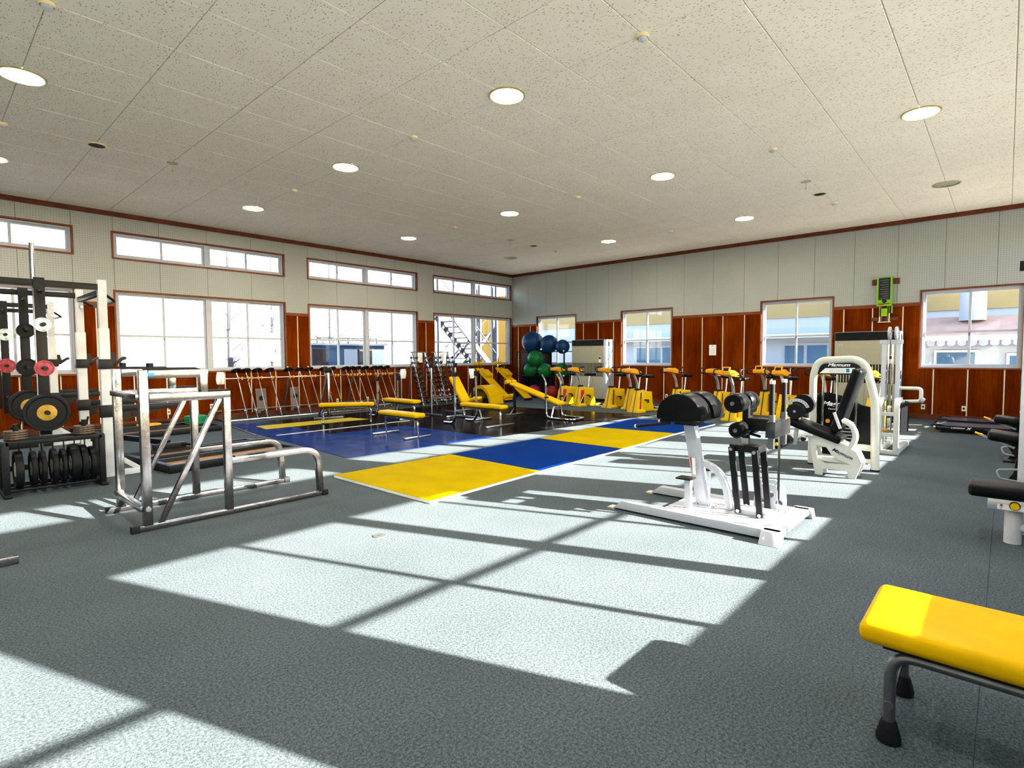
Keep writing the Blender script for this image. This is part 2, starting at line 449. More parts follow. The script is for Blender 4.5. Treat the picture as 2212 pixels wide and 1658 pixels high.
WALL = {'L': lambda u, d, z: (u, YW+d, z), 'R': lambda u, d, z: (XW+d, u, z), 'N': lambda u, d, z: (u, YN-d, z)}
def wbox(mb, wall, u0, u1, d0, d1, z0, z1):
    a = WALL[wall](u0, d0, z0); b_ = WALL[wall](u1, d1, z1)
    return mb.box(a[0], b_[0], a[1], b_[1], a[2], b_[2])

# ================================================================== STRUCTURE
LB = [(-1.46, 2.35), (3.08, 6.89), (7.60, 11.41), (12.15, 16.06)]
NB = [(-6.0, -2.19), (-1.46, 2.35), (3.08, 6.89), (7.60, 11.41), (12.15, 15.96)]
RB = [(11.55, 13.35), (7.85, 9.65), (3.39, 5.15), (-0.24, 1.53)]
OPL = [(a, b_, ZS, ZT) for a, b_ in LB] + [(a, b_, CS, CT) for a, b_ in LB]
OPN = [(a, b_, ZS, ZT) for a, b_ in NB] + [(a, b_, CS, CT) for a, b_ in NB]
OPR = [(a, b_, ZS, ZT) for a, b_ in RB]

floor = struct(MB().box(XB, XW, YN, YW, -.12, 0).build('floor', 'carpet'))
ceil = struct(MB().box(XB, XW, YN, YW, CH+.012, CH+.15).build('ceiling', 'ac_beige'))
# ceiling tiles, each its own piece
TX0, TX, TY0, TY = 5.066, 1.0285, 4.662, .9295
cxs = [TX0+TX*i for i in range(-5, 12)]; cys = [TY0+TY*j for j in range(-6, 12)]
cache = {}
for i in range(len(cxs)-1):
    for j in range(len(cys)-1):
        x0, x1, y0, y1 = cxs[i], min(cxs[i+1], XW), cys[j], min(cys[j+1], YW)
        if x1-x0 < .02 or y1-y0 < .02: continue
        k = (round(x1-x0, 3), round(y1-y0, 3))
        if k not in cache:
            mb = MB(); g = .003; c_ = .006
            W_, H_ = k
            mb.add([(g, g, .012), (W_-g, g, .012), (W_-g, H_-g, .012), (g, H_-g, .012),
                    (g, g, c_), (W_-g, g, c_), (W_-g, H_-g, c_), (g, H_-g, c_),
                    (g+c_, g+c_, 0), (W_-g-c_, g+c_, 0), (W_-g-c_, H_-g-c_, 0), (g+c_, H_-g-c_, 0)],
                   [(0,1,5,4),(1,2,6,5),(2,3,7,6),(3,0,4,7),(4,5,9,8),(5,6,10,9),(6,7,11,10),(7,4,8,11),(8,9,10,11)])
            cache[k] = mb.mesh('ceiling_tile', angle=10)
        o = link('ceiling_tile', cache[k], 'ceiling_tile', ceil); o.location = (x0, y0, CH)
struct_bk = MB().box(XB, cxs[0], YN, YW, CH, CH+.012); struct_bk.box(cxs[0], XW, YN, cys[0], CH, CH+.012)
struct_bk.build('ceiling_backing', 'ceiling_tile', ceil)

def wall(name, wl, u0, u1, ops, matn='perforated_board', d0=.014):
    mb = MB()
    for a, b_, p_, q_ in cut(u0, u1, -.1, CH+.14, ops): wbox(mb, wl, a, b_, d0, .27, p_, q_)
    return struct(mb.build(name, matn))
wl = wall('wall_left', 'L', XB, XW+.3, OPL, 'dark_plastic')
wr = wall('wall_right', 'R', YN, YW+.014, OPR, 'dark_plastic')
wn = wall('wall_near', 'N', XB, XW+.27, OPN, 'perforated_board', 0)
struct(MB().box(XB-.2, XB, YN-.27, YW+.27, -.1, CH+.14).build('wall_back', 'perforated_board'))

def pieces(parent, wl_, rects, nm, matn, d0, d1, gap=.003, bev=0.):
    mb = MB()
    for a, b_, p_, q_ in rects: wbox(mb, wl_, a, b_, d0, d1, p_, q_)
    return mb.build(nm, matn, parent)
G = .0035
ZB1 = CH-.10                                     # under the crown trim
# left wall: perforated boards
def grow(ops, e): return [(a-e, b_+e, p_-e, q_+e) for a, b_, p_, q_ in ops]
seams = []
for a, b_ in LB: seams += [a, a+.88, a+1.90, a+2.95, b_]
seams = sorted(seams)
us = [XB] + seams + [XW]
for a, b_ in zip(us, us[1:]):
    if b_-a < .05 or b_ < .8: continue
    for z0, z1 in (((ZWAIN1, ZB1),) if not any(p_-1e-3 <= a and b_ <= q_+1e-3 for p_, q_ in LB) else ((ZT, CS), (CT, ZB1))):
        pieces(wl, 'L', [(a+G, b_-G, z0, z1)], 'perforated_board', 'perforated_board', 0, .014)
# right wall: perforated boards
us = [YN] + sorted([13.791-.9057*k for k in range(17) if 13.791-.9057*k > YN+.1]) + [YW]
for a, b_ in zip(us, us[1:]):
    pieces(wr, 'R', cut(a+G, b_-G, ZWAIN1, ZB1, OPR), 'perforated_board', 'perforated_board', 0, .014)
# veneer panels and pale joint strips
def wainscot(wl_, parent, u0, u1, strips, ops):
    e = grow(ops, .03)
    us = [u0] + [s_ for s_ in strips if u0+.05 < s_ < u1-.05] + [u1]
    for a, b_ in zip(us, us[1:]):
        rc = cut(a+.002, b_-.002, .12, ZWAIN0, e)
        if rc: pieces(parent, wl_, rc, 'wood_panel', 'wood_panel', 0, .014)
    for s_ in us[1:-1]:
        rc = cut(s_-.011, s_+.011, .12, ZWAIN0, e)
        if rc: pieces(parent, wl_, rc, 'joint_strip', 'strip_pale', -.004, .004)
wainscot('L', wl, .8, XW, sorted([7.25+.647*k for k in range(-9, 14)]), [o for o in OPL if o[2] < 2])
wainscot('R', wr, YN, YW, sorted([.02+.6215*k for k in range(-3, 24)]), OPR)
def trimrail(nm, wl_, u0, u1, z0, z1, d0, matn, ops):
    mb = MB()
    for a, b_, p_, q_ in cut(u0, u1, z0, z1, grow(ops, .03)): wbox(mb, wl_, a, b_, d0, .01, p_, q_)
    return struct(mb.build(nm, matn))
trimrail('trim_1', 'L', XB, XW, ZWAIN0, ZWAIN1, -.016, 'rail_wood', OPL)
trimrail('trim_2', 'R', YN, YW, ZWAIN0, ZWAIN1, -.016, 'rail_wood', OPR)
trimrail('trim_3', 'L', XB, XW, ZB1, CH, -.045, 'trim_wood', [])
trimrail('trim_4', 'R', YN, YW, ZB1, CH, -.045, 'trim_wood', [])
trimrail('baseboard_left', 'L', XB, XW, 0, .12, -.014, 'trim_wood', [])
trimrail('baseboard_right', 'R', YN, YW, 0, .12, -.014, 'trim_wood', [])

WN = [0]
def window(wl_, u0, u1, z0, z1, pairs, mid, simple=False, flip=False):
    WN[0] += 1
    e = semp('window_%d' % WN[0])
    c_ = .035
    mb = MB()                                    # wood casing around the opening
    wbox(mb, wl_, u0-c_, u0, -.018, .10, z0-c_, z1+c_); wbox(mb, wl_, u1, u1+c_, -.018, .10, z0-c_, z1+c_)
    wbox(mb, wl_, u0, u1, -.018, .10, z1, z1+c_); wbox(mb, wl_, u0, u1, -.026, .10, z0-c_, z0)
    mb.build('casing', 'rail_wood', e)
    f = .035; mb = MB()                          # aluminium frame in the reveal
    for a, b_, p_, q_ in ((u0, u0+f, z0, z1), (u1-f, u1, z0, z1), (u0+f, u1-f, z1-f, z1), (u0+f, u1-f, z0, z0+f)):
        wbox(mb, wl_, a, b_, .05, .20, p_, q_)
    mb.build('frame', 'alu_white', e)
    um = (u0+u1)/2
    halves = [(u0+f, u1-f)]
    if pairs == 2:
        mb = MB(); wbox(mb, wl_, um-.045, um+.045, .05, .20, z0+f, z1-f); mb.build('mullion', 'alu_white', e)
        halves = [(u0+f, um-.045), (um+.045, u1-f)]
    for a, b_ in halves:
        mm = (a+b_)/2
        for k, (p_, q_, d0) in enumerate(((a, mm+.02, .075), (mm-.02, b_, .115))):
            sw = .046; mb = MB(); zz0, zz1 = z0+f, z1-f
            wbox(mb, wl_, p_, p_+sw, d0, d0+.03, zz0, zz1); wbox(mb, wl_, q_-sw, q_, d0, d0+.03, zz0, zz1)
            wbox(mb, wl_, p_+sw, q_-sw, d0, d0+.03, zz1-.04, zz1); wbox(mb, wl_, p_+sw, q_-sw, d0, d0+.03, zz0, zz0+.05)
            if mid: wbox(mb, wl_, p_+sw, q_-sw, d0, d0+.03, mid-.024, mid+.024)
            sh = mb.build('sash', 'alu_white', e)
            bands = [(zz0+.05, mid-.024), (mid+.024, zz1-.04)] if mid else [(zz0+.05, zz1-.04)]
            for s0, s1 in bands:
                mb = MB(); wbox(mb, wl_, p_+sw, q_-sw, d0+.014, d0+.018, s0, s1); mb.build('pane', 'glass', sh)
            if k == 0 and not simple:
                mb = MB(); wbox(mb, wl_, mm-.012, mm+.012, .055, .075, (z0+z1)/2-.16 if mid else (z0+z1)/2-.04, (z0+z1)/2-.08 if mid else (z0+z1)/2+.04)
                mb.build('latch', 'dull_steel', sh)
    return e
for a, b_ in LB[0:]:
    window('L', a, b_, ZS, ZT, 2, 2.05); window('L', a, b_, CS, CT, 2, None)
for a, b_ in RB: window('R', a, b_, ZS, ZT, 1, 2.05)
for a, b_ in NB:
    window('N', a, b_, ZS, ZT, 2, 2.05, True); window('N', a, b_, CS, CT, 2, None, True)

# shiny rubber sheets laid on the carpet
A, B, C_, D = Vector((4.40, 7.42)), Vector((12.75, 6.75)), Vector((12.0, 13.30)), Vector((4.75, 13.30))
rf = semp('floor_covering'); rf.name = 'floor_rubber'
def bil(s_, t): return (A*(1-s_)+B*s_)*(1-t) + (D*(1-s_)+C_*s_)*t
ss = [0, .13, .36, .58, .80, 1]; tt = [0, .45, 1]
for i in range(5):
    for j in range(2):
        q_ = [bil(ss[i], tt[j]), bil(ss[i+1], tt[j]), bil(ss[i+1], tt[j+1]), bil(ss[i], tt[j+1])]
        c_ = sum(q_, Vector((0, 0)))/4
        q_ = [tuple(p_ + (c_-p_).normalized()*.004) for p_ in q_]
        MB().prism(q_, 'z', .0005, .006).build('rubber_sheet', 'navy_floor' if (i < 2 and j == 0) or i == 0 else 'rubber_floor', rf)
MB().prism([(5.05, 11.72), (7.55, 11.66), (7.40, 12.30), (5.12, 12.42)], 'z', .006, .010).build('yellow_strip', 'floor_yellow', rf)
MB().box(4.78, 8.0, 10.60, 10.66, .006, .012).build('edge_strip', 'worn_white', rf)
MB().prism([(4.50, 10.95), (4.54, 10.95), (4.86, 13.3), (4.80, 13.3)], 'z', .006, .012).build('edge_strip', 'dull_steel', rf)
# carpet joints
MB().box(1.1, 8.5, .045, .048, 0, .0006).build('carpet_joint', 'rubber', floor)

# floor service covers
for k, (x, y, lb) in enumerate(((2.652, 3.964, 'round grey floor outlet cover in the sunlit carpet'), (5.35, 6.52, 'round grey floor outlet cover beside the yellow and blue mats'))):
    t = thing('floor_outlet', lb, 'floor outlet', (x, y, 0))
    MB().lathe([(.001, .006), (.055, .006), (.062, 0)], n=24).build('cover', 'cover_grey', t)
    MB().box(-.02, .02, -.003, .003, .006, .0075).build('slot', 'dark_plastic', t)

# wall outlets
for k, (x, z) in enumerate(((4.97, .34), (4.03, .27), (8.42, .26), (9.45, .25), (10.5, .27))):
    t = thing('wall_outlet', 'small cream wall outlet low on the wood panels below the long window wall', 'outlet', (x, YW-.003, z), 0, 'outlets on the window wall')
    MB().box(-.035, .035, -.008, 0, -.06, .06).build('plate', 'plug_cream', t)
    MB().box(-.012, .012, -.010, -.008, -.02, .02).build('socket', 'dark_plastic', t)
for k, (y, z) in enumerate(((1.437, .29), (.689, .29), (8.0, .25))):
    t = thing('wall_outlet', ('cream wall outlet low on the wood panels behind the treadmills', 'cream wall outlet low on the wood panels behind the treadmills', 'cream wall outlet low on the wall behind the exercise bikes')[k], 'outlet', (XW-.003, y, z), 0, 'outlets on the bike wall')
    MB().box(-.008, 0, -.04, .04, -.06, .06).build('plate', 'plug_cream', t)
    MB().cyl((-.012, 0, 0), (-.008, 0, 0), .022).build('socket', 'dark_plastic', t)

# ================================================================== CEILING FITTINGS
def downlight(x, y, lit, lb, grp):
    t = thing('downlight', lb, 'ceiling light', (x, y, CH), 0, grp)
    MB().lathe([(.195, 0), (.225, -.002), (.225, -.010), (.205, -.016), (.195, -.010)], n=36).build('ring', 'lamp_ring', t)
    if lit:
        MB().lathe([(.001, -.018), (.07, -.017), (.13, -.014), (.175, -.010), (.196, -.004)], n=32).build('bulb', 'lamp_glow', t)
    else:
        mb = MB()
        for k in range(10):
            a0, a1 = 2*math.pi*k/10, 2*math.pi*(k+1)/10
            mb.add([(0, 0, -.030), (.196*math.cos(a0), .196*math.sin(a0), -.006), (.196*math.cos(a1), .196*math.sin(a1), -.006)], [(0, 1, 2)])
        mb.build('reflector', 'mirror', t, angle=1)
LX = [.97, 5.066, 9.18, 13.294]; LY = [.944, 4.662, 8.38, 12.098]
for i, x in enumerate(LX):
    for j, y in enumerate(LY):
        if (i, j) in ((0, 0), (0, 1), (1, 0)): continue
        off_ = (i, j) in ((3, 0), (3, 3))
        downlight(x, y, not off_, 'unlit round ceiling downlight with a mirrored reflector' if off_ else 'lit round recessed downlight in the tiled ceiling',
                  'unlit downlights' if off_ else 'lit ceiling downlights')
for x, y in ((.97, .944), (.97, 4.662), (5.066, .944), (-3.1, 4.662), (-3.1, 8.38), (-3.1, 12.098)):
    downlight(x, y, True, 'lit round recessed downlight in the tiled ceiling', 'lit ceiling downlights')
for x, y in ((5.066, 2.803), (5.066, 6.521), (5.066, 10.239), (9.18, 6.521), (9.18, 2.803), (13.294, 2.803), (13.294, 6.521), (9.18, 10.239), (13.294, 10.239), (.952, 6.521), (.952, 10.239)):
    t = thing('smoke_detector', 'small cream smoke detector dome on the tiled ceiling', 'smoke detector', (x, y, CH), 0, 'ceiling smoke detectors')
    MB().lathe([(.001, 0), (.062, 0), (.062, -.022), (.055, -.030)], n=20).build('base', 'detector', t)
    MB().lathe([(.050, -.024), (.046, -.046), (.028, -.060), (.001, -.064)], n=20).build('dome', 'worn_white', t)
for x, y in ((2.003, 10.239), (12.338, 2.863), (12.293, 10.281)):
    t = thing('ceiling_speaker', 'round black ceiling speaker with a cream rim', 'speaker', (x, y, CH), 0, 'black ceiling speakers')
    MB().lathe([(.105, 0), (.128, -.002), (.128, -.012), (.105, -.016)], n=28).build('rim', 'detector', t)
    MB().cyl((0, 0, -.010), (0, 0, -.001), .107, n=28).build('grille', 'black_paint', t)
for x, y in ((3.024, 10.282), (11.309, 2.86), (11.259, 10.266)):
    t = thing('pull_hook', 'small ceiling ring plate with a hanging cord tip', 'ceiling hook', (x, y, CH), 0, 'hanging ring plates')
    MB().lathe([(.001, 0), (.085, 0), (.085, -.008), (.06, -.014), (.001, -.014)], n=22).build('plate', 'hub_cream', t)
    mb = MB(); mb.cyl((0, 0, -.012), (0, 0, -.11), .0025, n=6); mb.cyl((0, 0, -.11), (0, 0, -.15), .008, .004, n=8); mb.build('cord', 'hub_yellow', t)
for x, y, lb in ((8.42, 13.76, 'square ceiling access hatch over the long windows'), (13.56, 13.55, 'square ceiling access hatch near the room corner')):
    t = thing('ceiling_hatch', lb, 'hatch', (x, y, CH))
    mb = MB()
    for a in ((-.24, .24, -.24, -.22), (-.24, .24, .22, .24), (-.24, -.22, -.22, .22), (.22, .24, -.22, .22)): mb.box(*a, -.006, 0)
    mb.build('frame', 'silver', t); MB().box(-.22, .22, -.22, .22, -.003, 0).build('door', 'ceiling_tile', t)

# ================================================================== EXERCISE MATS
for q_, mt, lb in (([(3.58, 6.345), (3.59, 4.43), (5.50, 4.51), (5.545, 6.33)], 'mat_yellow', 'square yellow exercise mat nearest the chrome stepped frame'),
                   ([(5.51, 4.51), (7.705, 4.58), (7.695, 6.33), (5.555, 6.33)], 'mat_blue', 'square blue exercise mat between the two yellow mats'),
                   ([(7.715, 4.58), (9.89, 4.71), (9.69, 6.44), (7.705, 6.33)], 'mat_yellow', 'square yellow exercise mat between the two blue mats'),
                   ([(9.90, 4.71), (11.85, 4.71), (11.53, 6.60), (9.70, 6.44)], 'mat_blue', 'square blue exercise mat at the bicycle end of the row')):
    t = thing('exercise_mat', lb, 'mat', (0, 0, 0), 0, 'exercise mats in a row')
    MB().prism(q_, 'z', .002, .030).build('foam_core', 'foam_edge', t)
    c_ = [sum(x)/4 for x in zip(*q_)]
    MB().prism([(x+(c_[0]-x)*.003, y+(c_[1]-y)*.003) for x, y in q_], 'z', .030, .036).build('cover', mt, t, bevel=.002)

# ================================================================== CHROME STEPPED FRAME (squat step)
t = thing('stepped_squat_frame', 'large chrome square-tube frame with stepped safety rails and black rubber end caps', 'gym frame', (1.23, 5.62, 0))
for y in (.03, .955):
    MB().bar((.05, y, .03), (1.80, y, .03), .05, .05).build('base_rail', 'aged_chrome', t, .006)
    for x in (.0, 1.80): MB().box(x, x+.065, y-.033, y+.033, 0, .062).build('end_cap', 'rubber', t, .005)
    MB().bar((.13, y, .05), (.13, y, 1.44), .07, .07).build('post', 'aged_chrome', t, .006)
    MB().bar((.82, y, .05), (.82, y, 1.16), .065, .065).build('post', 'aged_chrome', t, .006)
    MB().bar((.62, y, 1.22), (.62, y, 1.40), .065, .065).build('short_post', 'aged_chrome', t, .006)
    MB().bar((.17, y, 1.40), (.66, y, 1.40), .06, .075).build('top_rail', 'aged_chrome', t, .006)
    MB().bar((.17, y, 1.185), (.855, y, 1.185), .06, .075).build('middle_rail', 'aged_chrome', t, .006)
    MB().bar((.23, y, .05), (.76, y, 1.15), .045, .045).build('diagonal_brace', 'aged_chrome', t, .005)
    MB().rtube([(.85, y, .53), (1.76, y, .53), (1.785, y, .05)], .06, .06, .17, 8).build('low_rail', 'aged_chrome', t, .004)
    MB().prism([(.14, 1.437), (.60, 1.437), (.55, 1.457), (.14, 1.462)], 'y', y-.03, y+.03).build('rubber_pad', 'rubber', t)
    MB().box(.66, .84, y-.03, y+.03, 1.223, 1.240).build('rubber_pad', 'rubber', t)
    MB().box(.88, 1.58, y-.03, y+.03, .560, .574).build('rubber_pad', 'rubber', t)
    MB().cyl((.19, y, 1.46), (.19, y, 1.50), .028).build('stop_knob', 'rubber', t)
    for x, z in ((.13, 1.04), (.13, .2)): MB().cyl((x, y-.045, z), (x, y-.03, z), .022, n=14).build('bolt', 'steel', t)
for z0 in (1.20, .20): MB().bar((.10, .03, z0), (.10, .955, z0), .055, .05).build('cross_brace', 'aged_chrome', t, .005)
MB().box(.15, .215, -.0035, -.001, 1.385, 1.415).build('sticker', 'blue_label', t)

t = thing('chrome_stand', 'chrome square-tube stand foot and post at the edge by the plate rack', 'gym frame', (.36, 5.5, 0))
MB().bar((-.9, 0, .032), (.12, 0, .032), .055, .06).build('base_rail', 'aged_chrome', t, .006)
MB().bar((-.06, 0, .06), (-.06, 0, 1.45), .07, .07).build('post', 'aged_chrome', t, .006)
MB().bar((-.8, 0, .06), (-.8, 0, 1.45), .07, .07).build('post', 'aged_chrome', t, .006)
MB().bar((-.8, 0, 1.42), (-.06, 0, 1.42), .06, .06).build('top_rail', 'aged_chrome', t, .006)

# ================================================================== WEIGHT PLATES, PLATE RACK
def plate(name, lb, c, r, th, axis, matn, hub, hubr, grp=None, tilt=0):
    t = thing(name, lb, 'weight plate', c, 0, grp)
    h = th/2
    MB().lathe([(.026, -h*.7), (hubr*1.02, -h*.7), (r*.80, -h*.55), (r*.86, -h), (r*.97, -h), (r, -h*.6), (r, h*.6), (r*.97, h), (r*.86, h), (r*.80, h*.55), (hubr*1.02, h*.7), (.026, h*.7), (.026, -h*.7)], (0, 0, 0), axis, 36).build('disc', matn, t)
    if hub:
        mb = MB()
        for s_ in (-1, 1): mb.lathe([(.026, s_*h*.72), (.03, s_*h*.86), (hubr*.92, s_*h*.86), (hubr, s_*h*.70)], (0, 0, 0), axis, 28)
        mb.build('hub', hub, t)
    return t
PRY = 8.15
t = thing('plate_rack', 'low black steel floor rack holding upright weight plates', 'plate rack', (.62, PRY, 0))
for x in (.03, .90):
    for y in (.03, .36): MB().bar((x, y, .03), (x, y, .62), .06, .06).build('post', 'black_metal', t, .004)
mb = MB()
for y in (.03, .36): mb.bar((.03, y, .60), (.90, y, .60), .06, .05); 
for x in (.03, .90): mb.bar((x, .03, .60), (x, .36, .60), .06, .05)
mb.build('top_frame', 'black_metal', t, .004)
mb = MB()
for y in (.10, .29): mb.bar((.0, y, .05), (.93, y, .05), .03, .03)
for x in (.03, .90): mb.bar((x, -.07, .02), (x, .46, .02), .07, .04)
mb.build('base_frame', 'black_metal', t, .004)
for k in range(9): MB().cyl((.06+k*.1, .195, .045), (.06+k*.1, .195, .56), .007, n=8).build('divider', 'black_metal', t)
for x in (.14, .76): MB().cyl((x, .195, .60), (x, .195, .80), .024, n=14).build('peg', 'black_metal', t)
xs = [.145, .275, .36, .46, .545, .645, .735, .82]
for k, x in enumerate(xs):
    rr = (.215, .205, .205, .21, .205, .225, .215, .20)[k]; th = (.07, .05, .045, .05, .04, .08, .06, .05)[k]
    plate('bumper_plate', 'black rubber weight plate with a cream hub facing outward in the floor rack' if k == 0 else 'black rubber weight plate standing among others in the low floor rack',
          (.62+x, PRY+.195, .066+rr), rr, th, 'x', 'rubber', 'hub_cream', .085, 'weight plates in the floor rack')
for x, lb in ((.14, 'worn rusty change plate stacked flat on the peg beside the window'), (.76, 'worn rusty change plate stacked flat on the peg beside the white upright')):
    for k in range(4):
        tt_ = plate('change_plate', lb, (.62+x, PRY+.195, .638+k*.026), .105, .024, 'z', 'rust_plate', None, .05, 'flat change plates on the rack')
    t2 = thing('collar_clip', 'black spring collar clip on ' + ('the peg beside the window' if x < .5 else 'the peg beside the white upright'), 'collar clip', (.62+x, PRY+.195, .74))
    MB().lathe([(.026, 0), (.045, 0), (.045, .035), (.026, .035), (.026, 0)], n=18).build('ring', 'rubber', t2)
    MB().bar((.03, 0, .02), (.05, .02, .09), .02, .012).build('lever', 'rubber', t2)

# ================================================================== POWER RACKS
def sleeve(mb, x, y, z, h=.12): mb.box(x-.075, x+.075, y-.065, y+.065, z-h/2, z+h/2)
def rack(yy, lb, arms):
    t = thing('power_rack', lb, 'power rack', (1.68, yy[0], 0))
    for y0 in yy:
        y = y0-yy[0]
        for x in (0, -1.25):
            MB().bar((x, y, 0), (x, y, 1.93), .11, .10, (0, 1, 0)).build('post', 'worn_white', t, .004)
            MB().bar((x, y, 1.93), (x, y, 2.55), .09, .085, (0, 1, 0)).build('upper_post', 'worn_white', t, .004)
            for z in (2.30, 2.44): MB().cyl((x+.02, y-.06, z), (x+.02, y-.042, z), .018, n=12).build('bolt', 'steel', t)
        MB().bar((-1.21, y, 2.46), (-.04, y, 2.46), .05, .075).build('top_beam', 'black_metal', t, .004)
        # foot
        MB().bar((0, y, .035), (.36, y, .035), .09, .07).build('foot', 'worn_white', t, .004)
        MB().bar((.03, y, .30), (.33, y, .06), .06, .06).build('foot_brace', 'worn_white', t, .004)
        MB().bar((-1.25, y, .04), (0, y, .04), .06, .07).build('base_beam', 'black_metal', t, .004)
        # j hook
        mb = MB(); sleeve(mb, 0, y, 1.47, .13)
        mb.prism([(.06, 1.44), (.10, 1.44), (.20, 1.52), (.23, 1.53), (.235, 1.56), (.20, 1.57), (.14, 1.53), (.12, 1.52), (.10, 1.62), (.06, 1.62)], 'y', y-.03, y+.03)
        mb.build('bar_hook', 'black_metal', t, .003)
        if arms:
            mb = MB(); sleeve(mb, 0, y, .86, .16); mb.build('arm_sleeve', 'black_metal', t, .003)
            MB().bar((.06, y, .885), (.90, y, .885), .06, .075).build('safety_arm', 'black_metal', t, .004)
            hs = [[(cx+math.cos(a*.785)*r_, cz+math.sin(a*.785)*r_) for a in range(8)] for cx, cz, r_ in ((.16, .765, .028), (.27, .79, .02), (.36, .805, .014))]
            MB().holed([(.06, .85), (.06, .70), (.12, .71), (.58, .82), (.62, .85)], hs, 'y', y-.006, y+.006).build('gusset', 'black_metal', t)
        # plate storage upright
        MB().bar((-.62, y-.045, .62), (-.62, y-.045, 2.52), .105, .02, (0, 1, 0)).build('storage_upright', 'black_metal', t, .003)
        for z in (2.36, 1.95, 1.43, .90):
            mb = MB(); mb.cyl((-.62, y-.055, z), (-.62, y-.27, z), .024, n=14); mb.build('peg', 'black_metal', t)
    L_ = yy[-1]-yy[0]
    for x in (0, -1.25): MB().bar((x, .05, 2.40), (x, L_-.05, 2.40), .06, .07).build('cross_beam', 'black_metal', t, .004)
    MB().tube([(0.05, .05, 2.37), (.16, .12, 2.30), (.16, L_-.12, 2.30), (.05, L_-.05, 2.37)], .018, .05).build('pull_up_bar', 'black_metal', t)
    MB().bar((-1.25, .05, .05), (-1.25, L_-.05, .05), .06, .08).build('rear_base', 'black_metal', t, .004)
    return t
rack((8.67, 10.10), 'white power rack with black safety arms beside the low plate rack', True)
rack((12.55, 13.98), 'white power rack pushed back against the window wall', True)
plate('weight_plate', 'large black weight plate with a yellow hub hanging on the nearer power rack', (1.06, 8.50, .90), .225, .05, 'y', 'rubber', 'hub_yellow', .095)
plate('small_plate', 'small pink chipped weight plate on the nearer storage upright', (1.06, 8.52, 1.43), .095, .035, 'y', 'pink_paint', None, .05)
plate('small_plate', 'small silver-blue weight plate high on the nearer storage upright', (1.06, 8.52, 1.95), .085, .03, 'y', 'blue_grey_plate', None, .05)
plate('weight_plate', 'large black weight plate with a yellow hub half hidden behind another plate', (1.06, 9.92, .90), .225, .05, 'y', 'rubber', 'hub_yellow', .095)
plate('small_plate', 'black weight plate hanging on the middle storage upright at chest height', (1.06, 9.94, 1.43), .12, .035, 'y', 'rubber', None, .05)
plate('small_plate', 'black weight plate hanging high on the middle storage upright', (1.06, 9.94, 1.93), .10, .03, 'y', 'rubber', None, .05)
plate('small_plate', 'small pink chipped weight plate on the rear storage upright', (1.06, 12.38, 1.43), .12, .035, 'y', 'pink_paint', None, .05)
plate('small_plate', 'small silver-blue weight plate on the rear storage upright', (1.06, 12.38, 1.95), .10, .03, 'y', 'blue_grey_plate', None, .05)
t = thing('upright_barbell', 'chrome barbell stored upright inside the power rack', 'barbell', (1.03, 8.82, 0))
MB().cyl((0, 0, .52), (0, 0, 2.5), .014, n=12).build('shaft', 'chrome', t)
for z0, z1 in ((.008, .52), (2.5, 2.95)): MB().cyl((0, 0, z0), (0, 0, z1), .026, n=16).build('sleeve', 'chrome', t)

# lifting platforms
def platform(lb, loc, rz, L_, W_):
    t = thing('lifting_platform', lb, 'platform', loc, rz)
    for a in ((0, L_, 0, .08), (0, L_, W_-.08, W_), (0, .08, .08, W_-.08), (L_-.08, L_, .08, W_-.08), (.08, L_-.08, W_*.38, W_*.38+.05), (.08, L_-.08, W_*.6, W_*.6+.05)):
        MB().box(*a, 0, .11).build('frame_beam', 'black_metal', t, .004)
    for y0, y1 in ((.08, W_*.38), (W_*.38+.05, W_*.6), (W_*.6+.05, W_-.08)): MB().box(.082, L_-.082, y0+.002, y1-.002, .02, .055).build('deck_board', 'platform_wood', t)
platform('black framed lifting platform with wooden deck in front of the nearer power rack', (2.24, 8.20, 0), R(7), 1.95, 1.6)
platform('black framed lifting platform with wooden deck against the window wall', (2.12, 12.3, 0), 0, 2.3, 1.9)
# loading peg stand on platform
t = thing('loading_horn', 'short black loading horn lying low beside the platform', 'loading horn', (2.35, 9.9, .11))
MB().bar((-.25, .55, .2), (.35, -.05, .09), .08, .08).build('strut', 'black_metal', t, .004)
MB().bar((.1, -.15, .05), (.55, -.15, .05), .1, .09).build('block', 'black_metal', t, .004)
MB().cyl((.45, -.15, .07), (.66, -.32, .05), .024, n=14).build('peg', 'black_metal', t)
for k in range(5):
    t = thing('green_plate', 'green rubber plate stacked flat on the platform by the wall', 'weight plate', (4.15, 13.2, .111+k*.034), 0, 'green plates in a flat stack')
    MB().lathe([(.03, 0), (.20, 0), (.215, .008), (.215, .024), (.20, .032), (.03, .032), (.03, 0)], n=30).build('disc', 'green_plate', t)
t = thing('orange_plate', 'orange rubber plate lying flat by the wall behind the power rack', 'weight plate', (3.35, 13.55, .111))
MB().lathe([(.03, 0), (.21, 0), (.225, .008), (.225, .024), (.21, .032), (.03, .032), (.03, 0)], n=30).build('disc', 'orange_ring', t)

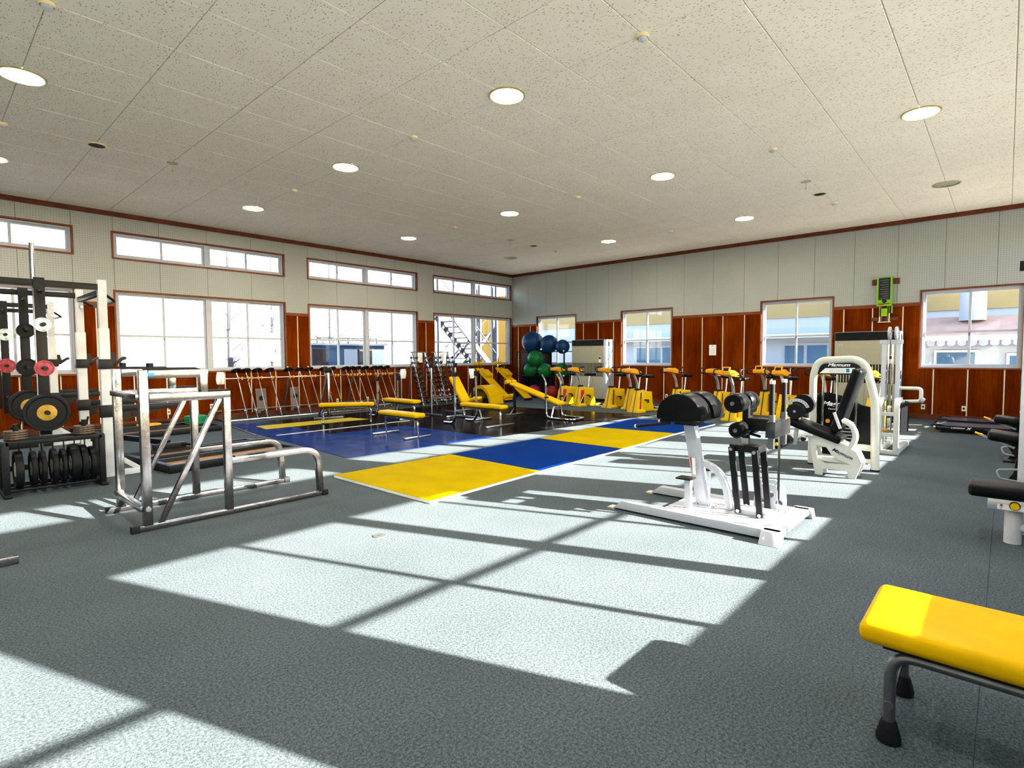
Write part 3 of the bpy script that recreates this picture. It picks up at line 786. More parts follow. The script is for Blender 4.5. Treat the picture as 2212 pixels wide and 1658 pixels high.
# ================================================================== BARBELL RACK along the window wall
t = thing('barbell_rack', 'long chrome rail rack holding leaning barbells under the windows', 'barbell rack', (0, 0, 0))
MB().cyl((4.95, 14.12, 1.03), (10.35, 14.12, 1.03), .018, n=12).build('top_rail', 'chrome', t)
MB().cyl((4.85, 14.22, .24), (10.35, 14.22, .24), .016, n=12).build('back_rail', 'dull_steel', t)
MB().bar((4.90, 13.74, .025), (10.40, 13.74, .025), .07, .05).build('base_rail', 'steel', t, .005)
for x in (5.0, 6.70, 8.62, 10.3):
    MB().bar((x, 14.45, 0), (x, 14.12, 1.02), .04, .04).build('leg', 'dull_steel', t, .004)
    MB().bar((x, 14.46, .02), (x, 13.72, .02), .04, .04).build('foot', 'dull_steel', t, .004)
ptop = [5.475, 5.72, 5.96, 6.33, 6.80, 7.12, 7.42, 7.82, 8.11, 8.52, 8.73, 8.94, 9.18, 9.45, 9.70, 9.95]
bar_a = thing('leaning_barbell', 'thin chrome barbell leaning in the long rail rack under the windows', 'barbell', (0, 0, 0), 0, 'leaning barbells')
p0, p1 = Vector((0, 0, .06)), Vector((0, .62, 1.30)); dv = (p1-p0).normalized()
MB().cyl(p0, p1, .013, n=10).build('shaft', 'steel', bar_a)
MB().cyl(p0+dv*.02, p0+dv*.18, .022, n=10).build('sleeve', 'chrome', bar_a)
mb = MB(); mb.cyl(p0+dv*1.28, p0+dv*1.305, .125, n=20); mb.build('collar_disc', 'black_metal', bar_a)
MB().cyl(p0+dv*.18, p0+dv*.21, .05, n=14).build('collar', 'chrome', bar_a)
snapshot()
for k, x in enumerate(ptop):
    o = bar_a if k == 0 else copy_tree(bar_a)
    o.location = (x, 13.74, 0); o.rotation_euler = (0, R(random.uniform(-2, 2)), 0)
    mb = MB(); mb.lathe([(.018, -.012), (.04, -.012), (.04, .012), (.018, .012), (.018, -.012)], (x-.045, 14.12, 1.03), 'x', 14)
    mb.lathe([(.018, -.012), (.04, -.012), (.04, .012), (.018, .012), (.018, -.012)], (x+.045, 14.12, 1.03), 'x', 14); mb.build('stop_ring', 'orange_ring', t)
    MB().box(x-.04, x+.04, 13.69, 13.79, .051, .065).build('cup', 'rubber', t)
# towels
def towel(lb, loc, rz):
    me = MB(); nx, nz = 8, 8; vs = []
    for j in range(nz+1):
        for i in range(nx+1):
            u = i/nx-.5; v = j/nz; wd = .17*(.55+.55*math.sin(math.pi*(.25+.55*v)))
            vs.append((u*wd, .025*math.sin(u*9+v*3)+.02*math.cos(v*5), -v*.30))
    fs = [(j*(nx+1)+i, j*(nx+1)+i+1, (j+1)*(nx+1)+i+1, (j+1)*(nx+1)+i) for j in range(nz) for i in range(nx)]
    k = len(vs); vs += [(x, y+.008, z) for x, y, z in vs]; fs2 = fs + [tuple(reversed([a+k for a in f])) for f in fs]
    o = MB().add(vs, fs2).build('towel', 'cloth', None, angle=80); o.location = loc; o.rotation_euler = (0, 0, rz); tag(o, lb, 'towel')
towel('white towel hanging at the start of the barbell rail', (5.0, 14.08, 1.2), R(-30))
towel('white towel hanging beside the dumbbell racks', (10.38, 14.06, 1.16), R(-30))
t = thing('towel_stand', 'black stand with a horizontal bar behind the incline bench', 'bar stand', (11.62, 12.22, .006))
MB().bar((0, 0, .02), (0, 0, 1.22), .05, .05).build('post', 'black_metal', t)
MB().cyl((-.15, 0, 1.2), (.45, 0, 1.2), .018, n=10).build('cross_bar', 'black_metal', t)
MB().bar((-.3, 0, .02), (.3, 0, .02), .3, .03).build('foot', 'black_metal', t)
towel('white towel hanging on a black bar behind the incline bench', (11.55, 12.15, 1.17), R(-20))
t = thing('bar_holder', 'black padded bar holder on a slim steel post beside the dumbbell racks', 'bar stand', (10.38, 14.16, 0))
MB().cyl((0, 0, 0), (0, 0, 1.15), .025, n=12).build('post', 'steel', t)
MB().cyl((-.08, 0, 1.18), (.1, 0, 1.18), .05, n=16).build('pad', 'rubber', t)
# smoky shields behind the barbells
def shield(lb, loc, rz, tilt):
    t = thing('tackle_shield', lb, 'shield', loc, rz)
    vs = []; n_ = 8; H_ = .62
    for j in range(2):
        for i in range(n_+1):
            a = (i/n_-.5)*1.5; vs.append((.17*math.sin(a)*1.1, .10*(1-math.cos(a)) + tilt*(H_*j), .02+H_*j))
    k = n_+1; vs2 = vs + [(x, y+.006, z) for x, y, z in vs]
    fs = [(i, i+1, k+i+1, k+i) for i in range(n_)]; fs += [tuple(reversed([a+2*k for a in f])) for f in fs]
    MB().add(vs2, fs).build('curved_sheet', 'smoky_clear', t, angle=60)
    MB().lathe([(.001, -.02), (.05, -.015), (.065, 0), (.05, .015), (.001, .02)], (0, -.03+tilt*.4, .40), 'y', 18).build('grip_pad', 'rubber', t)
    MB().box(-.05, .05, -.03, .02, 0, .07).build('foot', 'rubber', t)
shield('smoky translucent curved shield leaning askew between the barbells', (6.05, 14.2, .10), R(-8), .25)
shield('smoky translucent curved shield standing upright between the barbells', (6.98, 14.3, .10), 0, .05)
# chrome squat stand post near the barbells
t = thing('squat_stand', 'single chrome squat stand post with a black cradle beside the barbell rack', 'squat stand', (7.02, 12.62, 0))
MB().bar((0, 0, .03), (0, 0, 1.16), .065, .065).build('post', 'aged_chrome', t, .005)
MB().bar((-.35, .12, .02), (.32, -.12, .02), .06, .04).build('foot', 'dull_steel', t, .004)
MB().cyl((-.09, .02, 1.22), (.07, -.02, 1.22), .065, n=18).build('cradle', 'rubber', t)
MB().cyl((.04, -.04, .65), (.04, -.05, .65), .02).build('reflector', 'red_print', t)
MB().bar((-.15, .25, .02), (-.02, .03, 1.1), .045, .045).build('rear_strut', 'dull_steel', t, .004)

# ================================================================== DUMBBELL RACKS
def dumb_rack(lb, x0, x1, dl):
    t = thing('dumbbell_rack', lb, 'dumbbell rack', (0, 0, 0))
    yb, yt = 13.36, 13.92
    MB().bar((x0-.10, yt+.02, 1.69), (x1+.10, yt+.02, 1.69), .03, .03).build('top_bar', 'dull_steel', t)
    MB().box(x0-.1, x1+.1, yb-.02, yb+.02, 0, .03).build('base_bar', 'dull_steel', t)
    for x in (x0, x1):
        MB().bar((x, yb, .02), (x, yt, 1.69), .035, .05).build('front_leg', 'steel', t, .003)
        MB().bar((x+.12, yt+.40, 0), (x+.02, yt+.02, 1.69), .03, .03).build('rear_leg', 'dull_steel', t)
        for k in range(10):
            z = .13+k*.152; f_ = (z-.02)/1.67; y = yb+(yt-yb)*f_
            mb = MB()
            for s_ in (-.05, .05): mb.prism([(y-.09, z+.01), (y-.03, z-.035), (y+.02, z-.035), (y+.02, z-.02), (y-.025, z-.02), (y-.08, z+.02)], 'x', x+s_-.008, x+s_+.008)
            mb.build('cradle', 'dull_steel', t)
            d = thing('dumbbell', dl, 'dumbbell', (x+random.uniform(-.01, .01), y-.055, z+.014), 0, 'dumbbells on the ' + ('first' if x0 < 11.3 else 'second') + ' tree rack')
            r_ = .036+.020*(1-k/9)+random.uniform(0, .018); L_ = .115+.03*(1-k/9)
            MB().cyl((-L_, 0, 0), (L_, 0, 0), .014, n=10).build('handle', 'chrome', d)
            for s_ in (-1, 1):
                MB().lathe([(.001, 0), (r_*.8, 0), (r_, .012), (r_, .045), (r_*.8, .055), (.001, .055)], (s_*L_-.0275, 0, 0), 'x', 14).build('head', 'chrome' if (k < 3 and x > 10.8) else 'gunmetal', d)
dumb_rack('tall A-frame dumbbell rack in front of the wood pillar', 10.62, 11.16, 'small chrome dumbbell on the A-frame rack in front of the wood pillar')
dumb_rack('tall A-frame dumbbell rack in front of the corner window', 11.56, 12.10, 'small chrome dumbbell on the A-frame rack in front of the corner window')
for x, lb in ((10.93, 'printed notice sheet clipped to the dumbbell rack by the wood pillar'), (11.85, 'printed notice sheet clipped to the dumbbell rack by the corner window')):
    t = thing('notice_sheet', lb, 'notice', (x, 13.90, 1.36))
    MB().box(-.10, .10, 0, .003, 0, .31).build('sheet', 'paper', t)
    for k in range(7): MB().box(-.075, .06+.02*(k % 2), -.001, 0, .04+k*.033, .046+k*.033).build('printed_line', 'grey_paint', t)

# ================================================================== BENCHES
def legs_u(t, L_, W_, matn='chrome', hz=.36):
    MB().tube([(0, .06, .02), (0, .06, hz), (0, L_-.06, hz), (0, L_-.06, .02)], .028, .12, 10, 8).build('frame', matn, t)
    for y in (.06, L_-.06): MB().bar((-W_, y, .02), (W_, y, .02), .045, .04).build('foot', 'steel', t, .005)
def flat_bench(lb, c0, rz, L_=1.15, W_=.31, taper=None):
    t = thing('flat_bench', lb, 'bench', (c0[0], c0[1], .006), rz)
    legs_u(t, L_, W_)
    cushion('seat_pad', (.27, L_+.05, .085), (0, L_/2, .43), 'yellow_vinyl', t, r=.035)
    MB().box(-.11, .11, .08, L_-.08, .372, .388).build('pad_board', 'black_paint', t)
    return t
flat_bench('yellow flat bench standing across the yellow floor strip', (6.33, 11.78), R(-125), 1.20, .12)
flat_bench('yellow flat bench with wide steel feet on the navy floor', (6.36, 8.13), 0)
def press_bench(lb, c0, rz, hook=1.18, gap=.34):
    t = thing('press_bench', lb, 'bench', (c0[0], c0[1], .006), rz)
    L_ = 1.18
    MB().tube([(0, .06, .02), (0, .06, .36), (0, L_, .36)], .028, .12, 10, 8).build('frame', 'chrome', t)
    MB().bar((-.45, .06, .02), (.45, .06, .02), .05, .045).build('foot', 'steel', t, .005)
    cushion('seat_pad', (.27, L_+.12, .085), (0, L_/2, .43), 'yellow_vinyl', t, r=.035)
    MB().box(-.11, .11, .08, L_-.02, .372, .388).build('pad_board', 'black_paint', t)
    for s_ in (-1, 1):
        MB().tube([(s_*gap, L_+.35, .03), (s_*gap, L_-.02, .03), (s_*gap, L_, hook-.06)], .026, .16, 10, 8).build('upright', 'chrome', t)
        mb = MB(); mb.prism([(L_-.035, hook-.10), (L_+.035, hook-.10), (L_+.035, hook+.02), (L_+.0, hook-.02), (L_-.05, hook-.04), (L_-.09, hook+.02), (L_-.11, hook+.015), (L_-.08, hook-.07)], 'x', s_*gap-.03, s_*gap+.03)
        mb.build('bar_hook', 'rubber', t, .004)
        MB().cyl((s_*gap-.05, L_, .62), (s_*gap+.05, L_, .62), .02).build('knob', 'rubber', t)
    MB().bar((-gap, L_, .30), (gap, L_, .30), .03, .04).build('cross_bar', 'steel', t, .004)
    return t
press_bench('yellow barbell press bench with chrome uprights standing in the middle of the black floor', (8.60, 8.10), 0)
press_bench('yellow barbell press bench standing near the leaning barbells', (8.30, 10.75), 0, 1.02, .32)
t = thing('squat_stand', 'pair of slim chrome uprights with black cradles behind the press bench', 'squat stand', (9.55, 11.15, .006))
for s_ in (-.42, .42):
    MB().cyl((s_, 0, .03), (s_, 0, 1.26), .026, n=12).build('upright', 'steel', t)
    MB().bar((s_, -.4, .02), (s_, .4, .02), .05, .04).build('foot', 'dull_steel', t, .004)
    cushion('cradle', (.07, .12, .12), (s_, 0, 1.30), 'rubber', t, r=.02)
MB().bar((-.42, 0, .45), (.42, 0, .45), .03, .04).build('cross_bar', 'dull_steel', t)
# incline bench
t = thing('incline_bench', 'yellow incline bench with a rounded worn headrest and upturned seat', 'bench', (9.28, 10.05, .006), R(-92))
def quadpad(nm, p0, p1, wd, th, m_, par, r=.03):
    p0, p1 = Vector(p0), Vector(p1); d = p1-p0; c_ = (p0+p1)/2
    o = cushion(nm, (d.length, wd, th), c_, m_, par, r=r); o.rotation_euler = (0, -math.atan2(d.z, d.x), 0); return o
quadpad('backrest', (-.42, 0, 1.02), (.10, 0, .36), .30, .09, 'yellow_vinyl', t, .04)
quadpad('seat', (.13, 0, .36), (.52, 0, .53), .28, .08, 'yellow_vinyl', t, .035)
MB().lathe([(.06, 0), (.075, .008), (.09, 0)], (-.37, 0, 1.02), 'z', 20).build('worn_ring', 'ext_brown', t).rotation_euler = (0, 0, 0)
mb = MB(); mb.bar((-.3, 0, .82), (.0, 0, .06), .05, .05); mb.bar((.45, 0, .46), (.62, 0, .06), .05, .05); mb.bar((-.35, 0, .03), (.70, 0, .03), .05, .05)
mb.build('frame', 'chrome', t, .004)
for x in (-.35, .66): MB().bar((x, -.3, .02), (x, .3, .02), .05, .04).build('foot', 'steel', t, .004)
# decline sit-up bench
def roller(par, c, L_, r_, m_='yellow_vinyl', ax='x'):
    d = Vector((1, 0, 0)) if ax == 'x' else Vector((0, 1, 0)); c = Vector(c)
    for s_ in (-1, 1):
        MB().lathe([(.012, -L_/2), (r_*.85, -L_/2), (r_, -L_/2+.015), (r_, L_/2-.015), (r_*.85, L_/2), (.012, L_/2)], c+d*(s_*(L_/2+.03)), ax, 18).build('roller', m_, par)
    MB().cyl(c-d*(L_+.06), c+d*(L_+.06), .011, n=10).build('roller_bar', 'chrome', par)
t = thing('decline_bench', 'long yellow decline sit-up bench with foam rollers on the black floor', 'bench', (10.58, 8.0, .006))
o = cushion('pad', (.30, 1.65, .075), (0, .78, .60), 'yellow_vinyl', t, r=.03); o.rotation_euler = (math.atan2(.44, 1.55), 0, 0)
MB().bar((0, .05, .355), (0, 1.5, .76), .05, .05).build('frame_beam', 'black_metal', t)
MB().bar((0, 1.52, .02), (0, 1.52, .62), .055, .055).build('tall_post', 'black_metal', t, .004)
MB().bar((-.33, 1.52, .02), (.33, 1.52, .02), .06, .045).build('foot', 'steel', t, .004)
mb = MB(); mb.bar((-.16, 1.52, .03), (0, 1.52, .20), .03, .03); mb.bar((.16, 1.52, .03), (0, 1.52, .20), .03, .03); mb.build('foot_brace', 'steel', t)
MB().bar((0, 1.52, .6), (0, 1.66, .86), .04, .04).build('roller_arm', 'black_metal', t)
roller(t, (0, 1.66, .86), .16, .055); roller(t, (0, 1.72, .48), .17, .062)
MB().tube([(-.18, .15, .03), (-.13, .12, .32), (.13, .12, .32), (.18, .15, .03)], .022, .06).build('low_leg', 'chrome', t)
t = thing('dip_stand', 'chrome bent-tube stand with a looped base beside the decline bench', 'bar stand', (10.72, 8.05, .006))
for s_ in (-.30, .30):
    MB().tube([(s_, .42, 1.08), (s_, .30, .92), (s_, .28, .03), (s_, -.10, .025)], .026, .16, 10, 8).build('upright', 'chrome', t)
    MB().cyl((s_-.05, .28, .52), (s_+.06, .28, .52), .022).build('knob', 'rubber', t)
MB().tube([(-.30, -.10, .025), (-.30, -.48, .025), (.30, -.48, .025), (.30, -.10, .025)], .026, .2, 10, 8).build('base_loop', 'chrome', t)
MB().bar((-.30, .28, .30), (.30, .28, .30), .03, .04).build('cross_bar', 'steel', t)
# yellow arch
t = thing('abdominal_arch', 'low yellow padded arch standing on the floor behind the benches', 'exercise arch', (12.62, 12.62, 0), R(-90))
mb = MB(); n_ = 16; vs = []
for j in range(2):
    for ro in (.50, .42):
        for i in range(n_+1):
            a = math.pi*(.98-.96*i/n_); vs.append((ro*math.cos(a)*1.02, (-.30, .30)[j], max(.0, ro*1.28*math.sin(a)-.03)))
k = n_+1; fs = []
for i in range(n_):
    fs += [(i, i+1, k+i+1, k+i), (2*k+i, 3*k+i, 3*k+i+1, 2*k+i+1), (i, 2*k+i, 2*k+i+1, i+1), (k+i, k+i+1, 3*k+i+1, 3*k+i)]
fs += [(0, k, 3*k, 2*k), (n_, 2*k+n_, 3*k+n_, k+n_)]
mb.add(vs, fs).build('curved_pad', 'yellow_vinyl', t, angle=50)
MB().prism([(.10, .02), (.47, .02), (.40, .20), (.12, .20)], 'y', -.27, .27).build('base_block', 'black_metal', t)
# leaning sit-up boards
for x, lb in ((13.42, 'yellow incline sit-up board leaning up beside the yellow arch'), (14.42, 'yellow incline sit-up board leaning up beside the ball rack')):
    t = thing('sit_up_board', lb, 'sit-up board', (x, 12.30, 0))
    d = Vector((0, 1.42, 1.05)); an = math.atan2(d.z, d.y)
    o = cushion('board', (.36, d.length, .06), (0, .74, .60), 'yellow_vinyl', t, r=.022); o.rotation_euler = (an, 0, 0)
    o = cushion('knee_block', (.31, .33, .14), (0, 1.06, .945), 'yellow_vinyl', t, r=.025); o.rotation_euler = (an, 0, 0)
    roller(t, (0, 1.50, 1.30), .16, .058)
    MB().cyl((0, 1.50, 1.15), (.06, 1.60, 1.55), .014, n=10).build('handle_bar', 'chrome', t)
    MB().bar((0, 1.52, 0), (0, 1.42, 1.18), .05, .05).build('rear_post', 'black_metal', t)
    MB().bar((-.25, 1.55, .02), (.25, 1.55, .02), .05, .04).build('foot', 'black_metal', t)
    MB().box(-.16, .16, .0, .08, 0, .08).build('front_foot', 'black_metal', t)

# ================================================================== BALL RACK
t = thing('ball_rack', 'tall black steel rack with shelves full of exercise balls', 'ball rack', (0, 0, 0))
for x in (15.28, 15.92):
    for y in (11.42, 13.62): MB().bar((x, y, 0), (x, y, 1.70), .04, .04).build('post', 'black_metal', t)
for z in (.06, .82, 1.70):
    for x in (15.40, 15.80): MB().cyl((x, 11.40, z), (x, 13.64, z), .014, n=10).build('shelf_rail', 'black_metal', t)
    for y in (11.42, 13.62): MB().bar((15.28, y, z-.0), (15.92, y, z-.0), .03, .03).build('shelf_end', 'black_metal', t)
MB().box(15.95, 15.97, 12.5, 13.98, .05, 1.78).build('back_panel', 'dark_plastic', t)
mb = MB()
for z in (.86, 1.72): mb.cyl((15.27, 11.42, z), (15.24, 11.42, z), .03, n=10)
mb.build('joint_cap', 'worn_white', t)
def ball(lb, y, z, r_, m_, grp, x=15.6):
    o = MB().sphere((0, 0, 0), r_, 30, 18).build('exercise_ball', m_); o.location = (x, y, z); tag(o, lb, 'exercise ball', grp)
    return o
def rest(zrail, r_, half=.2): return zrail + .014 + math.sqrt(max(1e-4, (r_+.0)**2-half**2))
BX = 15.66
for a in (('largest dark blue exercise ball on the top shelf of the ball rack', 13.13, rest(1.70, .405), .405, 'ball_blue', 'blue exercise balls', BX-.05),
          ('medium dark blue exercise ball in the middle of the top shelf', 12.33, rest(1.70, .332), .332, 'ball_blue', 'blue exercise balls', BX-.06),
          ('smallest dark blue exercise ball at the end of the top shelf', 11.73, rest(1.70, .257), .257, 'ball_blue', 'blue exercise balls', BX-.06),
          ('green exercise ball stacked on top of two other green balls', 12.84, 1.47, .285, 'ball_green', 'green exercise balls', BX-.24),
          ('green exercise ball on the middle shelf below the largest blue ball', 13.22, rest(.82, .27), .27, 'ball_green', 'green exercise balls', BX-.06),
          ('green exercise ball in the centre of the middle shelf', 12.53, rest(.82, .265), .265, 'ball_green', 'green exercise balls', BX-.06),
          ('green exercise ball on the middle shelf below the smallest blue ball', 11.76, rest(.82, .28), .28, 'ball_green', 'green exercise balls', BX-.06),
          ('pink exercise ball on the bottom shelf', 13.05, rest(.06, .25), .25, 'ball_pink', 'small balls on the bottom shelf', BX-.06),
          ('red exercise ball on the bottom shelf', 12.22, rest(.06, .25), .25, 'ball_red', 'small balls on the bottom shelf', BX-.06),
          ('green exercise ball on the bottom shelf', 11.68, rest(.06, .23), .23, 'ball_green', 'small balls on the bottom shelf', BX-.06)): ball(*a)

# ================================================================== AIR CONDITIONERS
def aircon(lb, y0, y1, x0):
    t = thing('air_conditioner', lb, 'air conditioner', (x0, (y0+y1)/2, 0))
    h = (y1-y0)/2; D_ = XW-.05-x0
    MB().box(.02, D_, -h, h, .10, 2.09).build('cabinet', 'ac_side', t, .006)
    MB().box(.05, D_-.03, -h+.03, h-.03, 0, .10).build('plinth', 'black_paint', t)
    MB().box(0, .02, -h+.01, h-.01, 1.88, 2.08).build('outlet_grille', 'black_paint', t)
    for k in range(4): MB().box(-.012, 0, -h+.02, h-.02, 1.90+k*.045, 1.912+k*.045).build('louver', 'dark_plastic', t)
    MB().box(0, .02, -h+.01, h-.01, 1.30, 1.875).build('front_panel', 'ac_beige', t, .003)
    MB().box(0, .02, -h+.01, .01, .10, .85).build('lower_panel', 'ac_beige', t, .003)
    MB().box(0, .02, .014, h-.01, .10, .85).build('lower_panel', 'ac_beige', t, .003)
    MB().box(.008, .02, -h+.01, h-.01, .85, 1.30).build('intake_recess', 'black_paint', t)
    n_ = 22
    for k in range(n_): 
        y = -h+.03+(2*h-.06)*k/(n_-1); MB().box(-.004, .010, y-.011, y+.011, .86, 1.29).build('intake_slat', 'ac_beige', t)
    mb = MB(); mb.box(-.002, .001, -h+.10, -h+.19, 1.33, 1.53); mb.build('control_label', 'paper', t)
    MB().box(-.004, -.002, -h+.105, -h+.185, 1.43, 1.50).build('control_display', 'dark_print', t)
    MB().box(-.004, -.002, -h+.105, -h+.185, 1.515, 1.527).build('label_stripe', 'red_print', t)
    for z in (1.78,): 
        for k in range(2): MB().cyl((-.003, h-.10-k*.05, z), (.0, h-.10-k*.05, z), .008).build('badge_dot', 'white_print', t)
    for z0, z1 in ((1.87, 2.02), (.95, 1.15)):
        for k in range(6): MB().box(D_*.45+k*.035, D_*.45+k*.035+.02, -h-.004, -h, z0, z1).build('side_vent', 'dark_plastic', t)
aircon('tall floor-standing beige air conditioner beside the ball rack', 9.94, 11.24, 15.48)
aircon('tall floor-standing beige air conditioner behind the white cable machine', 1.86, 3.18, 15.45)

# wall notice
t = thing('wall_notice', 'small printed notice sheet pinned to the wood wall above the bikes', 'notice', (XW-.001, 6.53, 1.54))
MB().box(-.004, 0, -.105, .105, 0, .31).build('sheet', 'paper', t)
MB().box(-.006, -.004, -.04, .04, .27, .285).build('heading', 'red_print', t)
for k in range(7): MB().box(-.006, -.004, -.075, .075, .05+k*.028, .056+k*.028).build('printed_line', 'grey_paint', t)

# green wall-mounted jump tester
t = thing('jump_tester', 'bright green wall-mounted jump tester with a dark scale panel', 'wall device', (XW, 2.25, 2.30))
MB().box(-.03, 0, -.28, .28, .95, 1.09).build('mounting_board', 'trim_wood', t, .004)
MB().box(-.03, 0, -.28, .28, .06, .15).build('mounting_board', 'trim_wood', t, .004)
MB().box(-.14, -.03, -.15, .16, .42, 1.12).build('housing', 'green_paint', t, .004)
MB().box(-.146, -.14, -.115, .125, .57, 1.10).build('scale_panel', 'dark_print', t)
for k in range(9): MB().box(-.149, -.146, -.08, .05 if k % 2 else .09, .60+k*.055, .606+k*.055).build('scale_mark', 'grey_paint', t)
mb = MB(); mb.lathe([(.001, 0), (.05, 0)], (-.142, 0.0, .535), 'x', 20); mb.build('badge', 'dark_print', t).scale = (1, 1, 1)
text_part('Jumpmeter', .055, 'dark_print', t, (-.142, .0, .475), (R(90), 0, R(-90)), .3, .001)
MB().box(-.143, -.14, .01, .09, .437, .455).build('badge_stripe', 'red_print', t)
for y in (-.095, .10): MB().cyl((-.08, y, .04), (-.08, y, .44), .012, n=10).build('guide_rod', 'chrome', t)
for y in (-.06, .065): MB().cyl((-.08, y, .04), (-.08, y, .44), .005, n=8).build('cord_rod', 'hub_yellow', t)
MB().box(-.11, -.06, -.06, .06, .17, .36).build('slider', 'green_paint', t, .004)
MB().box(-.12, -.03, -.13, .13, .02, .04).build('bottom_bar', 'hub_cream', t)
MB().box(-.12, -.06, -.165, -.14, .24, .42).build('side_guide', 'green_paint', t)

# ================================================================== EXERCISE BIKES
def make_bike(lb, grp, holder, splitdecal):
    t = thing('exercise_bike', lb, 'exercise bike', (0, 0, 0), 0, grp)
    for s_ in (-1, 1):
        poly = [(s_*.012, 0), (s_*.205, 0), (s_*.205, .045), (s_*.125, .085), (s_*.095, .60), (s_*.012, .60)]
        mb = MB(); mb.prism(poly, 'x', 0, .30)
        mb.v = [(x+(.15 if z > .3 else (.03 if z > .06 else 0)) if x < .1 else x+(.02 if z > .3 else 0), y, z) for x, y, z in mb.v]
        mb.build('front_shell', 'yellow_plastic', t, .008)
    mb = MB(); mb.prism([(.01, .01), (.155, .595), (.31, .595), (.29, .01)], 'y', -.010, .010); mb.build('centre_seam', 'rubber', t)
    MB().prism([(.28, .03), (.78, .03), (.70, .28), (.68, .55), (.30, .58), (.29, .40)], 'y', -.09, .09).build('rear_housing', 'yellow_plastic', t, .008)
    MB().bar((.22, 0, .032), (1.00, 0, .032), .13, .05).build('base_rail', 'yellow_plastic', t, .008)
    MB().bar((.62, 0, .060), (.98, 0, .060), .05, .008).build('rail_strip', 'rubber', t)
    MB().bar((.98, -.2, .022), (.98, .2, .022), .06, .044).build('rear_foot', 'rubber', t, .006)
    MB().prism([(.13, .60), (.29, .60), (.26, .64), (.17, .65)], 'y', -.07, .07).build('neck_cover', 'rubber', t, .008)
    for s_ in (-1, 1):
        def dec(poly, nm, mt, k_=.002):       # print laid on the sloping shell side
            ys = lambda z: s_*(.125-.030*(z-.085)/.515+k_)
            vs = [(x, ys(z), z) for x, z in poly] + [(x, ys(z)+s_*.001, z) for x, z in poly]; k = len(poly)
            MB().add(vs, [tuple(range(k)), tuple(range(2*k-1, k-1, -1))] + [(i, (i+1) % k, k+(i+1) % k, k+i) for i in range(k)]).build(nm, mt, t)
        if splitdecal:
            dec([(.10, .10), (.24, .10), (.26, .34)], 'decal_black', 'dark_print'); dec([(.09, .14), (.26, .38), (.27, .50), (.15, .50)], 'decal_red', 'red_print'); dec([(.08, .10), (.10, .10), (.26, .345), (.26, .37)], 'decal_white', 'white_print')
        else:
            dec([(.14, .10), (.20, .10), (.25, .54), (.205, .54)], 'decal_black', 'dark_print'); dec([(.153, .12), (.19, .12), (.213, .36), (.182, .36)], 'decal_red', 'red_print', .004)
        cr = MB().lathe([(.001, 0), (.035, 0), (.035, .012), (.001, .012)], (.52, s_*.09 if s_ > 0 else -.102, .28), 'y', 16).build('crank_hub', 'rubber', t)
        e_ = Vector((.52+.15*s_, s_*.13, .28-.06*s_))
        MB().bar((.52, s_*.11, .28), e_, .022, .014).build('crank_arm', 'dull_steel', t)
        MB().box(e_.x-.045, e_.x+.045, min(e_.y, e_.y+s_*.09), max(e_.y, e_.y+s_*.09), e_.z-.014, e_.z+.014).build('pedal', 'rubber', t, .004)
    MB().rtube([(.20, 0, .62), (.17, 0, .82), (.02, 0, 1.06)], .035, .06, .12, 6, (0, 1, 0)).build('console_stem', 'silver', t)
    c_ = MB().prism([(-.20, 1.09), (-.19, 1.175), (-.02, 1.195), (.20, 1.11), (.21, 1.03), (.02, 1.045)], 'y', -.13, .13).build('console', 'amber_plastic', t, .012)
    mb = MB(); mb.prism([(.0, 1.190), (.16, 1.130), (.16, 1.124), (.0, 1.184)], 'y', -.11, .11); mb.build('display', 'dark_print', c_)
    for s_ in (-1, 1):
        MB().tube([(.12, s_*.13, 1.07), (.14, s_*.30, 1.05), (-.10, s_*.33, 1.07), (-.12, s_*.33, 1.20), (.10, s_*.31, 1.21)], .016, .06, 8, 5).build('handlebar', 'rubber', t)
    if holder:
        mb = MB(); mb.prism([(-.20, 1.15), (-.17, 1.15), (-.12, 1.26), (-.15, 1.27)], 'y', -.10, -.075); mb.prism([(-.20, 1.15), (-.17, 1.15), (-.12, 1.26), (-.15, 1.27)], 'y', .055, .08)
        mb.prism([(-.145, 1.245), (-.12, 1.235), (-.11, 1.26), (-.14, 1.275)], 'y', -.075, .055); mb.build('book_rest', 'amber_plastic', t)
        MB().prism([(-.18, 1.14), (-.15, 1.14), (-.125, 1.24), (-.15, 1.24)], 'y', -.075, .055).build('book_rest_panel', 'rubber', t)
    MB().cyl((.53, 0, .55), (.58, 0, .93), .02, n=12).build('seat_post', 'chrome', t)
    cushion('seat', (.26, .24, .08), (.62, 0, .965), 'black_vinyl', t, r=.028, label='black bicycle seat')
    cushion('seat_nose', (.14, .09, .06), (.46, 0, .962), 'black_vinyl', t, r=.025)
    MB().tube([(.64, -.05, .92), (.66, -.07, .70), (.56, -.05, .58)], .004, .05, 6).build('cable', 'rubber', t)
    return t
bikeA = make_bike('b', 'exercise bikes', False, True)
bikeB = make_bike('b', 'exercise bikes', False, False)
bikeC = make_bike('b', 'exercise bikes', True, False)
snapshot()
